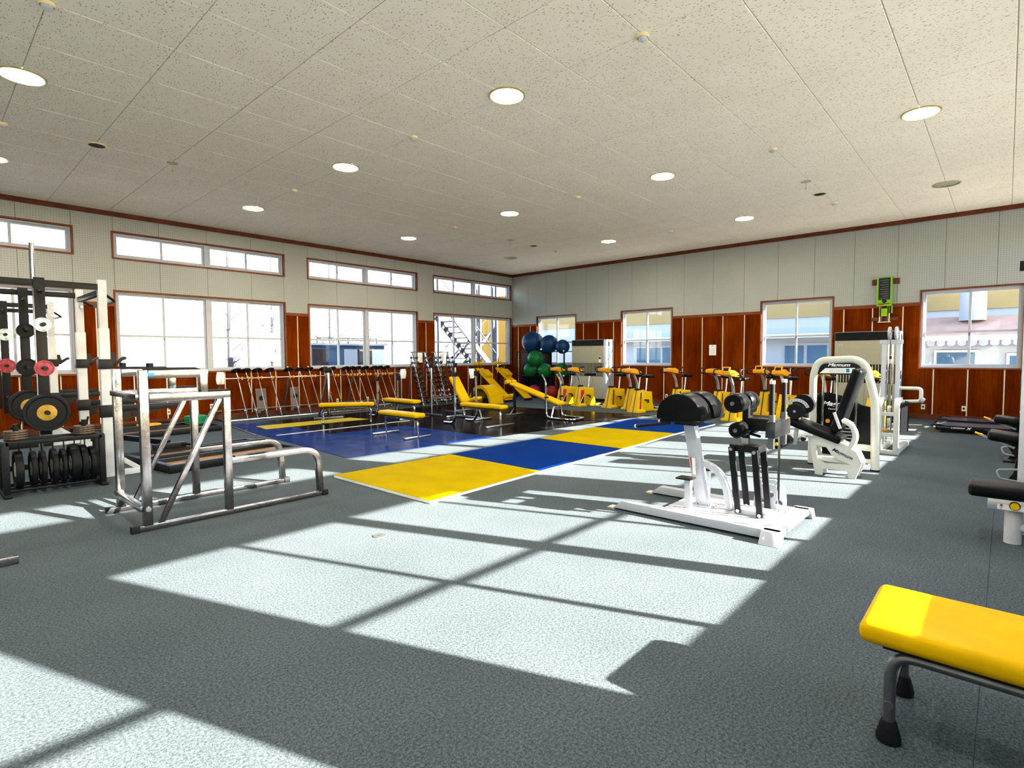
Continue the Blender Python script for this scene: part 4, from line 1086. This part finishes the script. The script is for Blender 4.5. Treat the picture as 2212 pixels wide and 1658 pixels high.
BIKES = [
 (bikeA, 13.72, 10.50, -14, 'yellow exercise bike with a red and black decal standing before the ball rack'),
 (bikeA, 13.60, 9.74, -14, 'yellow exercise bike with a red and black decal before the first air conditioner'),
 (bikeB, 13.72, 8.72, -14, 'yellow exercise bike below the window next to the first air conditioner'),
 (bikeB, 13.66, 8.02, -14, 'yellow exercise bike tucked behind another, below the middle window'),
 (bikeB, 13.06, 7.46, -13, 'yellow exercise bike standing ahead of another, below the middle window'),
 (bikeB, 14.30, 6.92, -14, 'yellow exercise bike partly hidden behind the black hyperextension pad'),
 (bikeB, 14.02, 5.62, -12, 'yellow exercise bike against the wood panels below the notice sheet'),
 (bikeC, 12.76, 4.76, -9, 'sunlit yellow exercise bike with a book rest, standing farthest from the wall'),
 (bikeC, 14.55, 4.62, -8, 'yellow exercise bike with a book rest behind the two black upright grips'),
 (bikeC, 13.80, 3.94, -8, 'yellow exercise bike with a book rest behind the numbered pivot disc'),
 (bikeB, 14.20, 3.16, -8, 'yellow exercise bike behind the weight stack machine'),
 (bikeC, 13.95, 2.18, -12, 'yellow exercise bike between the cable machine and the second air conditioner')]
usedb = set()
for src, x, y, a, lb in BIKES:
    if src.name in usedb: o = copy_tree(src)
    else: o = src; usedb.add(src.name)
    o.location = (x, y, 0); o.rotation_euler = (0, 0, R(a)); o['label'] = lb

# ================================================================== GLUTE-HAM MACHINE
t = thing('hyperextension_bench', 'white and black glute-ham bench with split half-round pads and ankle rollers', 'exercise machine', (5.15, 2.10, 0))
for x in (-.41, .39):
    mb = MB(); mb.prism([(.80, .015), (.70, .095), (-.66, .095), (-.72, .02)], 'x', x-.045, x+.045); mb.build('base_rail', 'white_paint', t, .006)
    MB().box(x-.05, x+.05, .78, .86, 0, .014).build('end_pad', 'hub_cream', t)
MB().box(-.37, .35, -.66, .30, .072, .082).build('deck_plate', 'checker_plate', t)
mb = MB()
mb.box(-.47, .47, -.78, -.64, .05, .10)
for s_ in (-1, 1): mb.prism([(s_*.40, .10), (s_*.50, .10), (s_*.57, .0), (s_*.47, .0)], 'y', -.80, -.64)
mb.build('rear_foot', 'white_paint', t, .006)
MB().bar((0, .05, .08), (0, .20, .90), .11, .10, (1, 0, 0)).build('main_post', 'white_paint', t, .006)
MB().box(-.09, .09, -.06, .14, .082, .092).build('post_plate', 'white_paint', t)
for x in (-.06, .06): MB().cyl((x, .10, .092), (x, .10, .104), .014, n=8).build('bolt', 'steel', t)
MB().rtube([(0, .07, .50), (0, -.08, .45), (0, -.17, .30), (0, -.20, .08)], .055, .07, .14, 8, (1, 0, 0)).build('curved_brace', 'white_paint', t, .003)
MB().prism([(.015, 0), (.048, 0), (.048, .17), (.015, .17)], 'y', -.001, .001).build('warning_label', 'paper', t)
lbq = [o for o in COL.objects if o.parent == t and o.name.startswith('warning_label')][0]; lbq.location = (-.059, .155, .38); lbq.rotation_euler = (R(10.3), 0, R(-90))
l2 = MB().box(-.0012, .0012, -.006, .006, 0, .17).build('label_bar', 'red_print', t); l2.location = (-.0595, .135, .38); l2.rotation_euler = (R(-10.3), 0, 0)
MB().box(-.24, .26, .06, .40, .90, .925).build('pad_base', 'black_metal', t, .004)
MB().box(-.10, .10, .10, .32, .86, .90).build('pad_bracket', 'black_metal', t, .004)
for x0, x1 in ((-.27, -.02), (.045, .30)):
    n_ = 14; cy = .20
    poly = [(cy+.225*math.cos(math.pi*i/n_), .955+.225*math.sin(math.pi*i/n_)) for i in range(n_+1)]
    poly = [(cy+.225, .925)] + poly + [(cy-.225, .925)]
    MB().prism(poly, 'x', x0, x1).build('half_round_pad', 'black_vinyl', t, .016, 50)
for x in (-.24, .27):
    MB().cyl((x, .30, .89), (x, .66, .83), .017, n=12).build('handle', 'rubber', t)
    MB().cyl((x, .655, .831), (x, .672, .828), .018, n=12).build('handle_cap', 'worn_white', t)
for x, y in ((-.20, .12), (.34, .16)):
    MB().bar((x, y, .08), (x, y, .36), .06, .05).build('step_post', 'white_paint', t, .004)
    MB().box(x-.07, x+.07, y-.05, y+.10, .36, .375).build('foot_step', 'rubber', t, .003)
for x in (-.115, .115):
    for (yb, zb), (yt, zt) in (((-.32, .10), (-.25, .70)), ((-.51, .09), (-.455, .69))):
        MB().bar((x, yb, zb), (x, yt, zt), .055, .024).build('link_bar', 'black_metal', t, .004)
        for y, z in ((yb, zb+.02), (yt, zt-.02)): MB().cyl((x-.022, y, z), (x+.022, y, z), .016, n=12).build('pivot_bolt', 'steel', t)
MB().box(-.10, .10, -.485, -.225, .66, .72).build('link_bracket', 'black_metal', t, .004)
MB().box(-.09, .09, -.56, -.28, .082, .13).build('link_base', 'white_paint', t, .004)
MB().bar((0, -.34, .71), (0, -.34, .78), .06, .06).build('height_sleeve', 'steel', t)
MB().bar((0, -.34, .78), (0, -.34, 1.13), .055, .055).build('ankle_post', 'black_metal', t, .004)
def roll2(y, z, r_, L_):
    for s_ in (-1, 1):
        MB().lathe([(.015, -L_/2), (r_*.86, -L_/2), (r_, -L_/2+.02), (r_, L_/2-.02), (r_*.86, L_/2), (.015, L_/2)], (s_*(L_/2+.035), y, z), 'x', 24).build('ankle_roller', 'black_vinyl', t)
    MB().cyl((-L_-.055, y, z), (L_+.055, y, z), .018, n=14).build('roller_shaft', 'dull_steel', t)
roll2(-.30, 1.11, .088, .20); roll2(-.33, .87, .072, .20)
MB().box(-.06, .06, -.56, -.36, .86, .97).build('extension_box', 'black_metal', t, .004)
MB().cyl((.02, -.36, .82), (.02, -.46, .80), .012, n=8).build('adjust_lever', 'rubber', t)
MB().box(-.17, .28, -.64, -.56, .82, .96).build('foot_plate', 'gunmetal', t, .004)
for x in (-.13, .22):
    MB().bar((x, -.60, .72), (x, -.60, 1.02), .045, .045).build('grip_holder', 'dull_steel', t, .003)
    MB().cyl((x, -.60, 1.02), (x, -.60, 1.29), .022, n=14).build('grip', 'rubber', t)
    MB().cyl((x, -.60, 1.29), (x, -.60, 1.32), .023, n=14).build('grip_cap', 'worn_white', t)
MB().cyl((.20, -.57, .09), (.20, -.57, .80), .011, n=10).build('guide_rod', 'chrome', t)
circ = lambda cx, cy, r_, n_=12: [(cx+r_*math.cos(2*math.pi*i/n_), cy+r_*math.sin(2*math.pi*i/n_)) for i in range(n_)]
qp = [(-.33, .085), (-.63, .085), (-.62, .28), (-.58, .34), (-.52, .37), (-.42, .36), (-.37, .33), (-.345, .29)]
MB().holed(qp, [circ(-.48, .225, .035), circ(-.40, .15, .03), circ(-.56, .15, .035)] + [circ(-.385-.031*k, .315+.012*math.sin(k*.6), .010, 8) for k in range(7)], 'x', .255, .265).build('selector_plate', 'white_paint', t)

# ================================================================== SEATED LEG MACHINE (weight stack)
t = thing('leg_extension_machine', 'white arched leg extension machine with black seat, backrest and weight stack', 'exercise machine', (8.0, 1.6, 0))
fx = .5
MB().tube([(fx, .40, .0), (fx, .40, 1.26), (fx, .34, 1.46), (fx, -.10, 1.48), (fx, -.22, 1.40), (fx, -.335, .96), (fx, -.355, .0)], .05, .17, 14, 7).build('arch_frame', 'cream_paint', t, angle=60)
for y in (.40, -.355): MB().cyl((fx, y, 0), (fx, y, .02), .055, n=16).build('foot_cap', 'rubber', t)
MB().prism([(.36, 1.27), (.345, 1.36), (.28, 1.43), (-.06, 1.445), (-.15, 1.40), (-.20, 1.27)], 'x', fx-.02, fx+.0).build('header_panel', 'dark_plastic', t, .004)
MB().prism([(.32, 1.285), (.25, 1.355), (-.10, 1.362), (-.15, 1.29)], 'x', fx-.024, fx-.02).build('instruction_plate', 'white_print', t)
for k in range(4): MB().box(fx-.026, fx-.024, .02, .20, 1.30+k*.014, 1.303+k*.014).build('printed_line', 'grey_paint', t)
for y in (-.02, -.09): MB().box(fx-.026, fx-.024, y-.02, y+.02, 1.30, 1.35).build('printed_figure', 'teal_print', t)
text_part('Magnum', .062, 'white_print', t, (fx-.023, .09, 1.40), (R(90), 0, R(-90)), .35, .0015, sx=1.25)
MB().prism([(.36, .12), (.36, 1.00), (.22, 1.02), (.0, .96), (-.18, .86), (-.32, .83), (-.32, .12)], 'x', fx+.06, fx+.085).build('stack_shroud', 'black_vinyl', t)
text_part('Magnum', .085, 'white_print', t, (fx+.057, .12, .86), (R(90), 0, R(-90)), .35, .002, sx=1.2)
text_part('Fitness Systems', .032, 'white_print', t, (fx+.057, .12, .79), (R(90), 0, R(-90)), 0, 0)
MB().box(fx+.10, fx+.34, -.26, .30, .06, .72).build('weight_stack', 'black_metal', t)
for k in range(12): MB().box(fx+.052, fx+.06, -.10, .06, .12+k*.045, .135+k*.045).build('weight_number', 'grey_paint', t)
for y in (.28, .11, -.12): MB().cyl((fx+.03, y, .55), (fx+.03, y, 1.30), .013, n=10).build('guide_rod', 'chrome', t)
MB().cyl((fx+.04, .22, .62), (fx+.055, .22, .62), .028).build('stack_knob', 'amber_plastic', t)
MB().bar((fx, -.33, .30), (fx, .37, .30), .06, .08).build('lower_beam', 'cream_paint', t, .004)
MB().bar((fx, -.33, .12), (fx, .37, .12), .05, .06).build('lower_beam', 'cream_paint', t, .004)
MB().bar((-.1, .0, .30), (fx, .0, .30), .08, .08).build('link_beam', 'cream_paint', t, .004)
side = [(.28, .50), (.19, 0), (.105, 0), (.10, .085), (-.17, .085), (-.18, 0), (-.26, 0), (-.325, .20), (-.26, .34), (-.07, .45), (.10, .52)]
hole = [(.19, .38), (.165, .21), (.08, .155), (-.20, .17), (-.01, .25), (.08, .38)]
for x in (-.20, .04):
    MB().holed(side, [hole], 'x', x-.012, x+.012).build('side_plate', 'cream_paint', t)
MB().box(-.19, .03, -.30, .18, .18, .24).build('under_link', 'cream_paint', t, .004)
sg = text_part('Magnum', .06, 'dark_print', t, (-.2135, -.11, .30), (R(90), R(24), R(-90)), .35, .001, sx=1.2)
d = Vector((0, .62, .215)); an = math.atan2(.215, .62)
o = cushion('seat_pad', (.42, .66, .095), (-.05, .22, .565), 'black_vinyl', t, r=.035, seg=4); o.rotation_euler = (an, 0, 0)
o = cushion('backrest', (.38, .84, .11), (-.03, -.13, .96), 'black_vinyl', t, r=.04, seg=4); o.rotation_euler = (R(107), 0, 0)
MB().bar((-.26, -.02, .82), (-.26, -.09, .62), .02, .03).build('side_grip', 'silver', t)
MB().tube([(-.18, -.07, .73), (-.18, -.20, .68), (-.18, -.26, .52), (-.18, -.17, .33)], .035, .12, 12, 7).build('back_support', 'cream_paint', t, angle=60)
MB().cyl((-.24, .44, .80), (-.10, .44, .80), .10, n=28).build('pivot_disc', 'black_metal', t)
MB().cyl((-.246, .44, .80), (-.24, .44, .80), .018, n=14).build('pivot_bolt', 'steel', t)
MB().cyl((.0, .40, .88), (.10, .40, .88), .13, n=28).build('cam_disc', 'black_metal', t)
arc = [(.44-.165*math.cos(R(a)), .80+.165*math.sin(R(a))) for a in range(20, 141, 12)] + [(.44-.125*math.cos(R(a)), .80+.125*math.sin(R(a))) for a in range(140, 19, -12)]
MB().prism(arc, 'x', -.16, -.15).build('range_dial', 'silver', t)
for a in range(30, 140, 14): MB().bar((-.161, .44-.135*math.cos(R(a)), .80+.135*math.sin(R(a))), (-.161, .44-.155*math.cos(R(a)), .80+.155*math.sin(R(a))), .002, .006).build('dial_mark', 'dark_print', t)
MB().bar((-.05, .44, .74), (-.05, .48, .34), .04, .07).build('swing_arm', 'cream_paint', t, .004)
MB().bar((.12, .46, .66), (fx, .42, .60), .05, .07).build('cam_beam', 'cream_paint', t, .004)
MB().lathe([(.015, -.24), (.06, -.24), (.07, -.22), (.07, .22), (.06, .24), (.015, .24)], (-.33, .55, .40), 'x', 22).build('shin_roller', 'black_vinyl', t)
MB().cyl((-.60, .55, .40), (-.0, .55, .40), .015, n=12).build('roller_shaft', 'steel', t)
MB().cyl((-.615, .55, .40), (-.585, .55, .40), .02, n=12).build('shaft_cap', 'amber_plastic', t)
MB().tube([(-.24, .22, .50), (-.27, .30, .52), (-.27, .32, .46)], .02, .03, 10).build('hand_grip', 'cream_paint', t)
MB().cyl((-.29, .32, .45), (-.25, .32, .45), .028).build('grip_knob', 'rubber', t)

# ================================================================== CABLE MACHINE
t = thing('cable_machine', 'tall white cable column machine with twin pulleys and curved black shroud', 'exercise machine', (10.1, 1.32, 0))
for y in (.12, -.10):
    MB().rtube([(0, y, .0), (0, y, .82), (.52, y+.02, .82)], .07, .07, .14, 7, (0, 1, 0)).build('low_arch', 'cream_paint', t, .004)
for y in (.16, -.03): MB().bar((.56, y, 0), (.56, y, 1.72), .06, .07).build('column', 'white_paint', t, .004)
MB().bar((.56, -.09, 1.74), (.56, .22, 1.74), .08, .07).build('top_beam', 'white_paint', t, .004)
for y in (.0, .09): MB().lathe([(.01, -.018), (.10, -.018), (.11, -.008), (.10, 0), (.11, .008), (.10, .018), (.01, .018)], (.56, y, 1.88), 'y', 24).build('pulley', 'white_paint', t)
for y in (.0, .09): MB().cyl((.56, y-.022, 1.88), (.56, y+.022, 1.88), .02).build('pulley_bolt', 'steel', t)
for y in (.04, .10): MB().cyl((.54, y, .1), (.54, y, 1.70), .012, n=10).build('guide_rod', 'chrome', t)
MB().cyl((.50, .07, .2), (.50, .07, 1.78), .004, n=6).build('cable', 'rubber', t)
n_ = 8
pl = [(.06+.48*i/n_, -.15-.07*math.sin(math.pi*i/n_)) for i in range(n_+1)]
MB().prism(pl + [(x, y+.012) for x, y in reversed(pl)], 'z', .34, .80).build('curved_shroud', 'black_vinyl', t, angle=50)
MB().bar((0, -.10, .04), (1.15, -.10, .04), .07, .08).build('base_beam', 'cream_paint', t, .004)
MB().bar((0, .12, .04), (1.15, .12, .04), .07, .08).build('base_beam', 'cream_paint', t, .004)
for x in (0, 1.12): MB().bar((x, -.14, .03), (x, .16, .03), .06, .06).build('cross_base', 'cream_paint', t, .004)
MB().bar((0, -.10, .62), (0, .12, .62), .05, .06).build('cross_bar', 'cream_paint', t, .004)
MB().bar((0, -.10, .30), (0, .12, .30), .05, .06).build('cross_bar', 'cream_paint', t, .004)
mb = MB(); mb.lathe([(.01, -.02), (.06, -.02), (.07, 0), (.06, .02), (.01, .02)], (.1, .01, .68), 'y', 20); mb.lathe([(.01, -.02), (.05, -.02), (.055, 0), (.05, .02), (.01, .02)], (.1, .01, .50), 'y', 20); mb.build('low_pulley', 'cream_paint', t)
MB().tube([(.58, -.05, 1.00), (.58, -.34, 1.00), (.58, -.34, .80), (.58, -.06, .78)], .028, .05, 10).build('side_handle', 'cream_paint', t)
MB().cyl((.58, -.33, .83), (.58, -.38, .80), .05, .04).build('handle_pad', 'grey_paint', t)
MB().prism([(.05, .12), (.25, .12), (.25, .02), (.05, .02)], 'z', .34, .36).build('step_plate', 'amber_plastic', t)

# ================================================================== TREADMILLS
def treadmill(lb, x0, name_print):
    t = thing('treadmill', lb, 'treadmill', (x0, 0, 0))
    prof = [(1.08, .135), (1.04, .165), (.92, .165), (.86, .145), (-1.05, .145), (-1.05, .05), (.98, .05)]
    for x in (0, .70): MB().prism(prof, 'x', x, x+.08).build('side_rail', 'dark_plastic', t, .004)
    MB().box(.08, .70, -1.05, 1.02, .10, .142).build('running_belt', 'belt', t)
    MB().cyl((.08, 1.0, .12), (.70, 1.0, .12), .03, n=14).build('rear_drum', 'dull_steel', t)
    for x in (.02, .72):
        for y in (.86, -.9): MB().box(x, x+.05, y-.06, y+.06, 0, .05).build('foot', 'rubber', t)
    MB().prism([(-1.05, .03), (-.62, .03), (-.66, .30), (-1.0, .36)], 'x', .02, .76).build('motor_hood', 'dark_plastic', t, .01)
    for x in (.03, .72): MB().bar((x+.01, -.85, .15), (x+.01, -.98, 1.15), .05, .07).build('mast', 'dark_plastic', t, .004)
    MB().box(.02, .76, -1.08, -.90, 1.10, 1.32).build('console', 'dark_plastic', t, .01)
    for x in (.05, .73): MB().cyl((x, -.98, 1.08), (x, -.55, 1.0), .018, n=10).build('hand_rail', 'rubber', t)
    if name_print:
        for y0, y1 in ((.78, .98), (.02, .26)): MB().box(-.002, 0, y0, y1, .105, .117).build('side_stripe', 'teal_print', t)
        MB().box(-.002, 0, 1.0, 1.035, .095, .128).build('side_badge', 'white_print', t)
        text_part('LABORDO', .034, 'white_print', t, (-.002, .66, .105), (R(90), 0, R(-90)), .2, .001, sx=1.3)
        text_part('X', .06, 'white_print', t, (-.002, .50, .105), (R(90), 0, R(-90)), .3, .002, sx=1.4)
    return t
m, n, b = newmat('belt'); b.inputs['Roughness'].default_value = .28
n.links.new(ramp(n, noise(n, 60, 3, .5, objco(n)).outputs[0], [(.3, (.05, .05, .06)), (.7, (.09, .09, .11))]), b.inputs['Base Color'])
treadmill('black treadmill deck with teal side stripes and white lettering', 13.55, True)
treadmill('black treadmill deck standing along the wood wall', 14.72, False)
t = thing('reclining_machine', 'tall black padded machine backrest against the wood wall by the treadmills', 'machine seat', (12.2, -.36, 0))
cushion('backrest', (.12, .46, .72), (0, -.05, .85), 'black_vinyl', t, r=.05)
MB().bar((.05, -.05, 0), (.05, -.05, .6), .07, .07).build('post', 'black_metal', t, .004)
MB().bar((.05, -.35, .02), (.05, .25, .02), .07, .05).build('foot', 'black_metal', t)
MB().bar((-.04, .13, .40), (-.04, .17, .60), .012, .02).build('trim', 'silver', t)

# ================================================================== SEAT MACHINES at the right edge
t = thing('press_machine', 'black padded seat machine on a scuffed white post with a yellow knob', 'exercise machine', (5.98, -.08, 0))
cushion('seat_pad', (.36, .95, .105), (.04, -.19, .42), 'black_vinyl', t, r=.035, seg=4)
MB().cyl((0, 0, .0), (0, 0, .31), .055, n=20).build('post', 'worn_white', t)
MB().cyl((0, -.02, .13), (0, -.9, .13), .036, n=14).build('floor_tube', 'worn_white', t)
MB().box(-.10, -.085, -.35, .16, .28, .365).build('adjust_plate', 'silver', t, .003)
MB().box(-.104, -.10, -.20, .10, .285, .325).build('scale_label', 'white_print', t)
for y in (.075, -.10): MB().prism([(y-.013, .312), (y+.013, .312), (y, .332)], 'x', -.106, -.104).build('arrow_mark', 'red_print', t)
text_part('2', .025, 'dark_print', t, (-.1045, .075, .298), (R(90), 0, R(-90)))
text_part('1', .025, 'dark_print', t, (-.1045, -.10, .298), (R(90), 0, R(-90)))
MB().cyl((-.10, -.005, .325), (-.125, -.005, .325), .028, n=20).build('knob', 'yellow_plastic', t)
MB().cyl((-.10, -.005, .325), (-.112, -.005, .325), .034, n=20).build('knob_collar', 'rubber', t)
MB().bar((.35, -.06, 0), (.35, -.06, 2.35), .08, .08).build('tall_upright', 'worn_white', t, .005)
MB().bar((.35, -.80, 2.28), (.35, .02, 2.28), .06, .08).build('top_arm', 'black_metal', t, .004)
MB().bar((0, -.85, .06), (.35, -.06, .06), .07, .07).build('base_link', 'worn_white', t, .004)
def seat_mach(lb, loc, sc=1.):
    t = thing('seat_machine', lb, 'machine seat', loc)
    o = cushion('seat_pad', (.42, .62, .10), (0, -.17, .56), 'black_vinyl', t, r=.04, seg=4); o.rotation_euler = (R(7), 0, 0)
    MB().rtube([(-.12, .20, .60), (-.12, .02, .52), (-.12, -.10, .47)], .02, .025, .05, 4).build('lever', 'grey_paint', t)
    MB().bar((-.12, .17, .588), (-.12, .25, .62), .024, .018).build('lever_grip', 'amber_plastic', t)
    MB().prism([(-.02, .50), (-.12, .34), (-.10, .18), (-.02, .02), (-.40, .02), (-.42, .50)], 'x', -.05, .05).build('pedestal', 'black_metal', t, .004)
    MB().box(-.25, .25, -.55, .02, 0, .03).build('base_plate', 'black_metal', t, .004)
    MB().tube([(-.045, -.16, .22), (-.10, .05, .20), (-.10, .02, .10), (-.045, -.14, .08)], .012, .04, 8).build('foot_lever', 'grey_paint', t)
    return t
seat_mach('black machine seat with an amber lever on a curved pedestal', (8.5, 0.0, 0))
seat_mach('black machine seat with an amber lever, in front of the treadmills', (10.6, -.03, 0))

# ================================================================== YELLOW BENCH in front
t = thing('flat_bench', 'shiny yellow padded bench on steel legs with black rubber feet in the shaded carpet', 'bench', (2.77, -.27, 0))
MB().box(-.22, .22, -.65, .60, .375, .392).build('pad_board', 'black_paint', t)
bm = bmesh.new(); bmesh.ops.create_cube(bm, size=1)
for v in bm.verts: v.co.x *= .52; v.co.y *= 1.36; v.co.z *= .085
bmesh.ops.bevel(bm, geom=list(bm.edges), offset=.034, segments=5, affect='EDGES', profile=.5)
me = bpy.data.meshes.new('seat_pad'); bm.to_mesh(me); bm.free(); me.polygons.foreach_set('use_smooth', [True]*len(me.polygons))
o = link('seat_pad', me, 'yellow_vinyl', t); o.location = (0, 0, .432)
for x in (-.205, .205):
    MB().tube([(x, .575, .04), (x, .575, .36), (x, -.60, .36), (x, -.60, .04)], .021, .09, 14, 8).build('leg_frame', 'dull_steel', t, angle=60)
    for y in (.575, -.60): MB().lathe([(.001, 0), (.042, 0), (.044, .02), (.026, .085), (.022, .085)], (x, y, 0), 'z', 18).build('rubber_foot', 'rubber', t)
    MB().cyl((x*1.10-.006, .575, .155), (x*1.10+.006, .575, .155), .016, n=12).build('bolt', 'dull_steel', t)
for z in (.17, .255): MB().bar((-.20, .575, z if z < .2 else .19), (.20, .575, z), .012, .04).build('leg_brace', 'chrome', t, .002)
for y in (.33, .30, -.1, -.15): MB().cyl((-.17, y, .365), (-.17, y, .376), .012, n=8).build('screw', 'rubber', t)

# ================================================================== OUTSIDE
gr = struct(MB().box(-60, 90, -60, 90, -.5, -.35).build('ground', 'ground_pale'))
t = thing('white_building', 'long overexposed white building beyond the window wall', 'building', (0, 42, -.35))
MB().box(-25, 60, 0, 6, 0, 11).build('wall', 'ext_far', t)
for z in (2.2, 4.4, 6.6): MB().box(-25, 60, -.08, 0, z, z+.12).build('ledge', 'ext_grey', t)
for k in range(14):
    w_ = MB().box(-22+k*5.6, -19.5+k*5.6, -.06, 0, 2.7, 4.0).build('window', 'ext_grey', t)
    for s_ in range(2): MB().box(-21.9+k*5.6+s_*1.22, -20.82+k*5.6+s_*1.22, -.08, -.06, 2.78, 3.92).build('pane', 'ext_pane', w_)
def tree(lb, x, y, h):
    t = thing('bare_tree', lb, 'tree', (x, y, -.35), 0, 'bare trees outside')
    MB().cyl((0, 0, 0), (0, 0, h), .13, .015, n=10).build('trunk', 'bark', t)
    mb = MB(); rnd = random.Random(int(x*10))
    for k in range(46):
        z = h*(.16+.8*k/46); a = rnd.uniform(0, 6.28); L_ = (h-z)*.30+.25
        e_ = Vector((math.cos(a)*L_, math.sin(a)*L_, z+L_*.75)); mb.cyl((0, 0, z), e_, .022*(1-k/60), .006, n=5)
        for q in range(2):
            f_ = rnd.uniform(.35, .8); p_ = Vector((0, 0, z)).lerp(e_, f_); mb.cyl(p_, p_+Vector((rnd.uniform(-.25, .25), rnd.uniform(-.25, .25), .3)), .009, .004, n=4)
    mb.build('branches', 'bark', t)
tree('bare conical tree seen through the first full window', 8.2, 22, 7.5)
tree('bare tree seen through the middle window beside its first pane', 12.4, 22, 7)
tree('bare tree seen through the middle window near its third pane', 15.2, 23.5, 7.5)
tree('thin bare tree at the right part of the first full window', 10.3, 23, 6.5)
# prefab cabins outside middle window
t = thing('utility_cabin', 'low blue and brown utility cabin outside the middle window', 'cabin', (9.9, 19, -.35))
MB().box(0, 3.2, 0, 1.6, .0, 2.35).build('wall', 'ext_blue', t)
for k, mm in enumerate(('ext_brown', 'ext_blue', 'ext_grey', 'ext_brown', 'ext_white')):
    MB().box(.08+k*.63, .66+k*.63, -.03, 0, .3, 2.2).build('door', mm, t)
MB().box(-.1, 3.3, -.1, 1.7, 2.35, 2.42).build('roof', 'ext_grey', t)
mb = MB(); mb.cyl((.3, .1, 2.62), (2.9, .1, 2.62), .02, n=6)
for x in (.3, 1.6, 2.9): mb.cyl((x, .1, 2.42), (x, .1, 2.62), .02, n=6)
mb.build('roof_rail', 'ext_steel', t)
# steel stair outside the corner window
t = thing('outdoor_staircase', 'steel outdoor staircase with open treads outside the corner window', 'staircase', (17.0, 19.2, -.35))
for y in (0, 1.2):
    MB().bar((-.8, y, 4.6), (3.0, y, 1.0), .08, .26).build('stringer', 'ext_steel', t)
    MB().bar((0.6, y+1.5, -.1+.35), (4.3, y+1.5, 3.3), .06, .2).build('stringer', 'ext_steel', t)
    MB().bar((-.8, y, 5.6), (3.0, y, 2.0), .04, .04).build('hand_rail', 'ext_steel', t)
    MB().bar((0.6, y+1.5, 1.3), (4.3, y+1.5, 4.3), .04, .04).build('hand_rail', 'ext_steel', t)
for k in range(14):
    x = -.8+3.8*k/14; z = 4.6-3.6*k/14; MB().box(x, x+.28, 0, 1.2, z-.02, z+.02).build('tread', 'ext_steel', t)
for k in range(12):
    x = .6+3.7*k/12; z = .3+3.0*k/12; MB().box(x, x+.28, 1.5, 2.7, z-.02, z+.02).build('tread', 'ext_steel', t)
for x, y in ((3.0, 0), (3.0, 1.2), (4.3, 1.5), (4.3, 2.7), (-.8, 0), (-.8, 1.2)): MB().bar((x, y, 0), (x, y, 5.6), .12, .12).build('column', 'ext_steel', t)
for k in range(9): MB().cyl((.7+k*.4, 1.5, .35+k*.325), (.7+k*.4, 1.5, 1.38+k*.325), .015, n=6).build('baluster', 'ext_steel', t)
MB().bar((3.0, 1.2, 2.0), (4.3, 2.7, 4.4), .06, .06).build('cross_brace', 'ext_steel', t); MB().bar((3.0, 1.2, 4.4), (4.3, 2.7, 2.0), .06, .06).build('cross_brace', 'ext_steel', t)
t = thing('yellow_shed', 'yellow corrugated building beyond the outdoor staircase', 'building', (24.5, 22.2, -.35))
MB().box(0, 8, 0, 3, 0, 5.6).build('wall', 'ext_yellow', t)
for k in range(26): MB().box(.1+k*.3, .2+k*.3, -.06, 0, 0, 5.6).build('rib', 'ext_yellow', t)
# building facing the right-hand windows
t = thing('pale_facade', 'pale two-tone building facing the windows behind the bikes', 'building', (23.5, -14, -.35))
MB().box(0, 6, 0, 33.6, 0, 3.35).build('lower_wall', 'ext_pale', t)
MB().box(-.05, 6, 0, 33.6, 3.35, 6.2).build('upper_wall', 'ext_tan', t)
for z in (1.5, 2.7): MB().box(-.02, 0, 0, 30, z, z+.03).build('panel_joint', 'ext_grey', t)
for y0, y1 in ((18.2, 20.6), (25.2, 27.2)):
    w_ = MB().box(-.06, 0, y0, y1, .5, 2.35).build('window', 'ext_grey', t)
    for k in range(3): MB().box(-.08, -.06, y0+.08+k*(y1-y0)/3, y0-.04+(k+1)*(y1-y0)/3, .6, 2.25).build('pane', 'ext_glass', w_)
MB().box(-.5, 0, 17, 30, 2.55, 2.7).build('canopy', 'ext_white', t)
for k in range(16): MB().cyl((-.4, 21.2+k*.18, .4), (-.4, 21.2+k*.18, 1.5), .02, n=6).build('railing_post', 'ext_white', t)
t = thing('tiled_house', 'small tiled-roof house and grey duct outside the window beside the treadmills', 'building', (20.5, -2.6, -.35))
MB().box(0, 1.5, 0, 4.6, 0, 2.1).build('wall', 'ext_grey', t)
MB().prism([(-.35, 2.15), (1.6, 2.95), (1.6, 3.05), (-.35, 2.27)], 'y', -.3, 5.0).build('roof', 'ext_roof', t)
for k in range(22): MB().cyl((-.38, -.2+k*.235, 2.2), (-.30, -.2+k*.235, 2.24), .10, n=10).build('roof_tile', 'ext_grey', t)
for y0, y1, z0, z1 in ((.4, 1.1, .3, 2.0), (1.7, 2.6, .9, 1.9), (3.2, 4.2, .3, 2.0)):
    w_ = MB().box(-.05, 0, y0, y1, z0, z1).build('window', 'ext_white', t); MB().box(-.07, -.05, y0+.07, y1-.07, z0+.07, z1-.07).build('pane', 'ext_glass', w_)
MB().tube([(1.2, 3.4, 2.9), (1.2, 3.4, 4.1), (1.2, 4.3, 4.1), (1.2, 4.3, 6)], .32, .4, 16, 8).build('duct', 'ext_grey', t)
